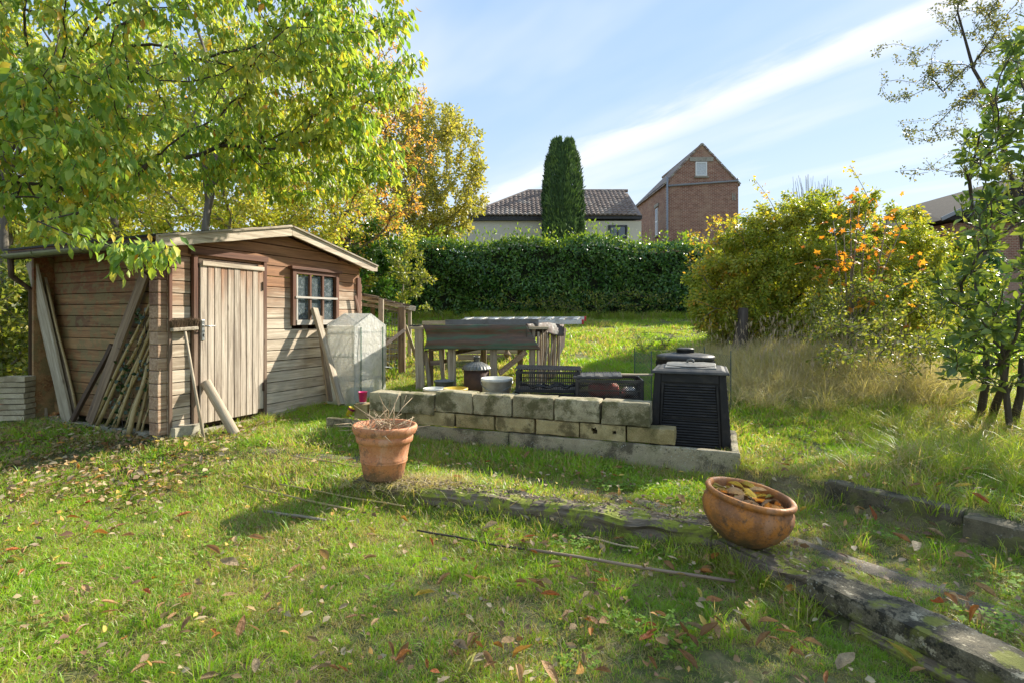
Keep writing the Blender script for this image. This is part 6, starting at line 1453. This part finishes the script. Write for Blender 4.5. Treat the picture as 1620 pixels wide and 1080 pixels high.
tree('hawthorn', 'sparse thorny tree with tiny leaves and dark twigs against the sky at the right', 'tree', tuple(hw_pts[0]), hw_pts, np.array(tg), M_barkd, L_haw, 30, (.022, .042), .6, .1, .05, .85, r0=.0022, pw=.46, rmax=.05, step=.14, sag=.05, wander=.25, bias=.15)
# bare twiggy shrub beyond
br = thing('bare_shrub', 'bare upright twigs of a shrub showing above the domed shrub', 'shrub', tuple(at(1288, 13))); mb = MB()
for k in range(80):
    a = random.choice((1268, 1305)) + random.gauss(0, 10); p0 = at(1285 + random.gauss(0, 12), 13) - br.location; p1 = P(a, random.uniform(276, 335), 13) - br.location; mb.tube([p0, p0.lerp(p1, .6) + Vector((random.gauss(0, .08), 0, 0)), p1], [.016, .010, .003], 4)
obj('trunk', mb, M_barkl, br)
# seed stalks standing out of the straw mound
n = 260; mb = MB()
for k in range(n):
    x_, y_ = random.gauss(3.75, .75), random.gauss(6.8, .8)
    if x_ < 2.6 or y_ < 5.4: continue
    z_ = g(x_, y_); h_ = random.uniform(.35, .75); l = Vector((random.gauss(0, .16), random.gauss(-.05, .14), 0)); p0 = Vector((x_, y_, z_)); mb.tube([p0, p0 + l * .4 + Vector((0, 0, h_ * .6)), p0 + l + Vector((0, 0, h_))], [.002, .0016, .001], 3, cap=False); q = p0 + l + Vector((0, 0, h_)); mb.tube([q - Vector((0, 0, .07)), q - Vector((0, 0, .03)), q + l * .1], [.002, .006, .001], 4, cap=False)
o = obj('seed_stalks', mb, M_twig); o['kind'] = 'stuff'; o['label'] = 'dry seed stalks standing out of the straw mound'; o['category'] = 'seed stalks'
# long shoots standing out of the dome
for k, (a, b_, lab) in enumerate(((1195, 285, 'long leafy shoot arching out of the left top of the domed shrub'), (1345, 262, 'leafy shoot rising from the middle of the domed shrub'))):
    p0 = P(a + 45, 400, 8.6); p1 = P(a, b_, 8.5); root = thing('shoot', lab, 'shoot', tuple(p0)); ps = [p0.lerp(p1, i / 8) + Vector((.10 * math.sin(i * .4), 0, .06 * math.sin(i * .39))) for i in range(9)]
    obj('stem', MB().tube([p - p0 for p in ps], [.008 - .0007 * i for i in range(9)], 5), M_bark, root)
    n = 60; q = np.array([tuple(random.choice(ps[2:]) - p0) for _ in range(n)]) + rng.normal(size=(n, 3)) * .045
    link('foliage', leaves_mesh('foliage', q, rng.normal(size=(n, 3)), rng.normal(size=(n, 3)), np.full(n, .06), np.full(n, .034), rng.random(n), L_gold), root)['kind'] = 'stuff'
# ferns and weeds on the far lawn
def fern(name, label, p, n, r, h, mat):
    root = thing(name, label, 'fern', tuple(p)); A = []; X_ = []; Nn = []; stem = MB()
    for k in range(n):
        a = random.uniform(0, 6.28); L = r * random.uniform(.7, 1.1); hh = h * random.uniform(.6, 1.1); c, s = math.cos(a), math.sin(a); pts = [Vector((c * L * u, s * L * u, hh * math.sin(u * 2.2))) for u in [i / 12 for i in range(13)]]
        stem.tube(pts, .003, 4)
        for i in range(2, 13):
            for sd in (-1, 1):
                A.append(tuple(pts[i])); X_.append((-s * sd + c * .4, c * sd + s * .4, -.1)); Nn.append((0, 0, 1))
    m = len(A); ln = np.tile(np.repeat(np.linspace(.10, .02, 11), 2), n)[:m]
    link('fronds', leaves_mesh('fronds', np.array(A), np.array(X_), np.array(Nn) + rng.normal(size=(m, 3)) * .3, ln, ln * .32, rng.random(m), mat, False), root)['kind'] = 'stuff'; obj('stem', stem, M_bark, root)
fern('fern', 'green fern growing on the far lawn left of the composters', at(1018, 9.2), 14, .42, .38, L_fern); fern('fern', 'smaller fern just right of the other on the far lawn', at(1052, 9.6), 9, .30, .24, L_fern)
fern('fern', 'low fern behind the round composter near the domed shrub', at(1128, 10.2), 10, .5, .30, L_fern)
n = 700; xs_ = rng.normal(2.6, .8, n); ys_ = rng.normal(13.7, .5, n)
weed = [tuft(26, .30, .12, M_grasslong, .5, .006, 130 + i) for i in range(3)]
x = -4 + 10 * rng.random(500); y = 14.4 + .5 * rng.random(500); scatter('hedge_foot_weeds', weed, np.stack([x, y, gz(x, y)], 1), .3 + .7 * rng.random(500), label='rough weeds growing along the foot of the hedge', cat='weeds')
tg = ell((2.4, 14.6, 1.75), (3.4, .3, .35), 150, .2)
tree('hedge_foot_bush', 'low paler plants along the foot of the hedge', 'bush', (2.4, 14.7, g(2.4, 14.7)), trunkline((2.4, 14.7, 1.2), (2.4, 14.7, 1.35), 2), tg, M_bark, L_wild, 16, (.05, .09), .5, .1, .1, .8, r0=.002, rmax=.012, step=.3)

# ------------------------------------------------------------------ the cypress
cb = (2.5, 26, g(2.5, 26)); croot = thing('cypress_tree', 'dense dark green columnar cypress with a double top in front of the houses', 'cypress', cb); N_ = 26000
t_ = rng.random(N_); a = rng.random(N_) * 6.283; top = 9.9; zz1 = cb[2] + .2 + t_ * (top - cb[2] - .2)
hrel = (zz1 - 4.5) / (top - 4.5); rad = np.interp(zz1, [2, 4.6, 5.6, 6.0, 6.5, 7.6, 8.3, 8.8, 9.3, 9.9], [.9, 1.15, 1.30, 1.18, 1.26, 1.22, 1.14, 1.06, .88, .46]); lump = fbm(a * 2.2 + 20, zz1 * .7, 1.0, 4) * .22 + fbm(a * 5.5 + 20, zz1 * 1.9, 1.0, 5) * .17
rr = rad * .73 * (.80 + lump) * (.90 + .12 * rng.random(N_)); cxs = np.where(np.cos(a) > 0, .07, -.10) * np.clip((zz1 - 9.4) / .3, 0, 1)
pos = np.stack([rr * np.cos(a) + cxs, rr * np.sin(a), zz1 - cb[2]], 1); ax = np.stack([np.cos(a) * .35, np.sin(a) * .35, np.full(N_, 1.)], 1) + rng.normal(size=(N_, 3)) * .25
link('crown', leaves_mesh('crown', pos, ax, np.stack([np.cos(a), np.sin(a), np.zeros(N_)], 1) + rng.normal(size=(N_, 3)) * .4, .16 + .14 * rng.random(N_), .045 + .04 * rng.random(N_), np.clip(.7 * lump / .3 - .1 + .4 * rng.random(N_), 0, 1), L_conifer, False), croot)['kind'] = 'stuff'
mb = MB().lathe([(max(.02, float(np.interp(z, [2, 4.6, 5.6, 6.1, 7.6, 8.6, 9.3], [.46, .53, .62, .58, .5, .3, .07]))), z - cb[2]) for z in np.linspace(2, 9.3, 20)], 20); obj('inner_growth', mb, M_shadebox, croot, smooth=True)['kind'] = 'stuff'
obj('trunk', MB().tube([(0, 0, -.1), (0, 0, 3)], [.2, .15], 10), M_bark, croot)

# ------------------------------------------------------------------ the brick house
HY_ = 32.0; hz = 1.2; bh = thing('brick_house', 'tall narrow old brick house with a steep gable and one small attic window', 'house', (9.33, HY_, hz)); W_, D_h = 4.31, 7.4; EZ, AZ = 9.45 - hz, 11.75 - hz
obj('wall', MB().prism([(0, 0), (W_, 0), (W_, EZ), (W_ / 2 - .05, AZ), (0, EZ + .04)], 0, .25), M_brickx, bh)
sdw = obj('wall', MB().prism([(0, 0), (D_h, 0), (D_h, EZ), (0, EZ)], 0, .25, 'yz'), M_bricky, bh); sdw.location = (0, .253, 0); sdw.rotation_euler = (0, 0, R(2.2))
o = obj('wall', MB().prism([(0, 0), (D_h, 0), (D_h, EZ), (0, EZ)], -.25, 0, 'yz'), M_bricky, bh); o.location = (W_, .253, 0)
o = obj('wall', MB().prism([(0, 0), (W_, 0), (W_, EZ), (W_ / 2, AZ), (0, EZ)], 0, .25), M_brickx, bh); o.location = (0, D_h, 0)
ap = W_ / 2 - .05
for s, (xa, xb, za, zb_) in enumerate(((-.14, ap, EZ - .06, AZ + .06), (ap, W_ + .12, AZ + .06, EZ - .10))):
    obj('roof', MB().add([(xa, .02, za), (xb, .02, zb_), (xb - .1, D_h * .72, zb_), (xa - .28, D_h + .2, za), (xa, .02, za - .1), (xb, .02, zb_ - .1), (xb - .1, D_h * .72, zb_ - .1), (xa - .28, D_h + .2, za - .1)], QF), M_rooftile, bh)
    nn = 16
    for k in range(nn):
        u = (k + .5) / nn; o = obj('verge_tile', MB().box((0, 0, 0), (math.hypot(xb - xa, zb_ - za) / nn - .012, .26, .10)), M_rooftile if k % 3 else M_lint, bh); o.location = (xa + (xb - xa) * u, .06 + random.uniform(-.01, .01), za + (zb_ - za) * u - .02 + random.uniform(-.01, .01)); o.rotation_euler = (0, -math.atan2(zb_ - za, xb - xa), 0)
def hp(px_, py_): p = P(px_, py_, HY_); return p.x - 9.33, p.z - hz
def hwindow(par, x0, x1, z0, z1, fm, gm, y=0, mul=0, rail=False, fw=.06, nm='window'):
    w = link(nm, MB().box(((x0 + x1) / 2, y + .02, (z0 + z1) / 2), (x1 - x0 - fw, .03, z1 - z0 - fw)).mesh(nm, M_dark), par)
    mb = MB().box(((x0 + x1) / 2, y, z1 - fw / 2), (x1 - x0, .08, fw)).box(((x0 + x1) / 2, y, z0 + fw / 2), (x1 - x0, .08, fw)).box((x0 + fw / 2, y, (z0 + z1) / 2), (fw, .08, z1 - z0 - 2 * fw)).box((x1 - fw / 2, y, (z0 + z1) / 2), (fw, .08, z1 - z0 - 2 * fw)); obj('frame', mb, fm, w)
    k = mul + 1; pw = (x1 - x0 - 2 * fw) / k
    for i in range(k):
        obj('pane', MB().box((x0 + fw + pw * (i + .5), y - .012, (z0 + z1) / 2), (pw - (fw if mul else 0), .01, z1 - z0 - 2 * fw)), gm, w)
        if i: obj('mullion', MB().box((x0 + fw + pw * i, y - .006, (z0 + z1) / 2), (fw, .07, z1 - z0 - 2 * fw)), fm, w)
    return w
M_frost = plain('pale_glass', (.50, .52, .53), .25, var=.1)
a, b_ = hp(1100, 279), hp(1118, 257); hwindow(bh, a[0], b_[0], a[1], b_[1], M_pvc, M_frost, -.03)
a, b_ = hp(1091, 256), hp(1128, 249.5); obj('lintel', MB().box(((a[0] + b_[0]) / 2, -.02, (a[1] + b_[1]) / 2), (b_[0] - a[0], .08, b_[1] - a[1])), M_lint, bh)
a = hp(1098, 281); obj('sill', MB().box((a[0] + .43, -.05, a[1]), (.86, .14, .07)), M_lint, bh)
a, b_ = hp(1056.5, 295), hp(1166, 287); obj('pipe', MB().tube([(a[0], -.08, a[1]), (b_[0], -.08, b_[1]), (b_[0] + .02, -.08, b_[1] + .15)], .06, 8), M_greypipe, bh, smooth=True)
a = hp(1055, 281); obj('downpipe', MB().tube([(a[0] + .0, -.09, a[1]), (a[0], -.09, 1)], .06, 8), M_greypipe, bh, smooth=True)
a = hp(1159, 312); obj('wall_anchor', MB().box((a[0], -.02, a[1]), (.05, .04, .42)).box((a[0] + .13, -.02, a[1]), (.05, .04, .42)).box((a[0] + .065, -.022, a[1]), (.10, .03, .05)), M_lint, bh)
obj('gutter', MB().tube([(-.08, .1, EZ - .05), (-.36, D_h, EZ - .05)], .07, 8), M_anth, bh, smooth=True)
sw = link('window', MB().box((-.02 - .06, 1.95, 6.2), (.06, .50, 1.75)).mesh('window', M_pvc), bh)
for k in range(2): 
    for j in range(2): obj('pane', MB().box((-.115, 1.85 + .22 * k, 5.82 + .85 * j), (.02, .17, .74)), M_winglass, sw)
obj('lintel', MB().box((-.09, 1.95, 7.25), (.10, .9, .2)), M_lint, bh); obj('sill', MB().box((-.12, 1.95, 5.27), (.16, .7, .08)), M_lint, bh)

# ------------------------------------------------------------------ the pale house
ph = thing('stucco_house', 'low pale stucco house with a hipped brown tiled roof and dark fascia behind the hedge', 'house', (2, 28, 1.2)); pz = 1.2
def hq(px_, py_, Y=28): p = P(px_, py_, Y); return (p.x - 2, p.y - 28, p.z - pz)
x0, x1 = hq(727, 0)[0], hq(1015, 0)[0]; zt = hq(0, 350)[2]
obj('wall', MB().box(((x0 + x1) / 2 , 2.5, zt / 2), (x1 - x0 - .02, 5, zt)), M_stucco, ph)
xm = hq(862, 0)[0]
obj('coping', MB().box(((x0 + xm) / 2, -.06, zt + .04), (xm - x0, .22, .08)), M_anth, ph)
obj('fascia', MB().box(((hq(742, 0)[0] + x1) / 2, -.02 + .12, zt + .20), (x1 - hq(742, 0)[0], .5, .22)), M_anth, ph)
ez = hq(0, 342.5)[2]; e0, e1 = hq(740, 0)[0], hq(1014, 0)[0]; r0_, r1_ = hq(836, 303, 31), hq(993, 306, 31)
rb = [(e0, -.25, ez), (e1, -.25, ez), (e1, 6.2, ez), (e0, 6.2, ez), (r0_[0], 3, r0_[2]), (r1_[0], 3, r1_[2])]
obj('roof', MB().add(rb, [(0, 1, 5, 4), (1, 2, 5), (2, 3, 4, 5), (3, 0, 4), (3, 2, 1, 0)]), M_rooftile, ph)
tl_ = MB(); rows = 13; tw_ = .24
for r in range(rows):
    v0, v1 = r / rows, (r + 1) / rows + .02
    def L_at(v): return (e0 + (r0_[0] - e0) * v, e1 + (r1_[0] - e1) * v)
    yv = lambda v: -.25 + 3.25 * v; zv = lambda v: ez + (r0_[2] - ez) * v
    la, lb2 = L_at(v0 + .02)[0], L_at(v0 + .02)[1]; k0 = math.ceil(la / tw_); k1 = math.floor(lb2 / tw_)
    for k in range(k0, k1):
        j = random.uniform(-.012, .012); b = len(tl_.v)
        for s_ in range(5):
            u = s_ / 4; hgt = .055 * math.sin(u * math.pi) ** 1.0 ; xx = k * tw_ + u * (tw_ - .004)
            tl_.v += [(xx, yv(v0) - .03, zv(v0) + .03 + hgt + .035 + j), (xx, yv(v1), zv(v1) + .015 + hgt + j), (xx, yv(v0) - .03, zv(v0) + hgt + j - .01)]
        for s_ in range(4): q = b + 3 * s_; tl_.f += [(q, q + 3, q + 4, q + 1), (q + 2, q + 5, q + 3, q)]
obj('roof_tiles', tl_, M_rooftile, ph)['kind'] = 'stuff'
for k in range(18):
    u = (k + .5) / 18; o = obj('ridge_tile', MB().tube([(-.16, 0, 0), (.16, 0, 0)], .10, 8), M_rooftile, ph); o.location = (r0_[0] + (r1_[0] - r0_[0]) * u, 3, r0_[2] + .02)
for k in range(14):
    u = (k + .5) / 14; A0 = Vector((e0, -.25, ez)); B0 = Vector((r0_[0], 3, r0_[2])); d_ = (B0 - A0) / 14; o = obj('hip_tile', MB().tube([-d_ * .52, d_ * .52], .09, 8), M_rooftile, ph); o.location = A0.lerp(B0, u) + Vector((0, 0, .03))
a, b_ = hq(962, 378), hq(992, 357); w = hwindow(ph, a[0], b_[0], a[2], b_[2], M_anth, M_winglass, -.04, 1, fw=.08)
c_ = hq(861, 291, 30.5); obj('chimney', MB().box((c_[0], 2.5, c_[2] - .3), (.22, .22, .8)), M_slate, ph)
# the dark roofed house at the right
dh = thing('dark_roof_house', 'house far right, only its long dark roof showing above the bushes', 'house', (19.5, 24, 1.5)); a = P(1490, 348, 24) - dh.location; b_ = P(1670, 262, 24) - dh.location
obj('roof', MB().add([(a.x, 0, a.z), (b_.x, 0, b_.z), (b_.x + 5, 0, a.z), (a.x + 1, 9, a.z), (b_.x, 9, b_.z), (b_.x + 5, 9, a.z)], [(0, 1, 4, 3), (1, 2, 5, 4), (0, 2, 1), (3, 4, 5), (0, 3, 5, 2)]), M_slate, dh)
obj('wall', MB().box(((a.x + b_.x + 5) / 2 + .3, 4.5, a.z / 2 - .02), (b_.x + 4 - a.x, 8, a.z - .06)), M_brickx, dh)
obj('verge_board', MB().bar((a.x - .05, -.04, a.z + .02), (b_.x, -.04, b_.z + .03), .06, .16), M_greypipe, dh)
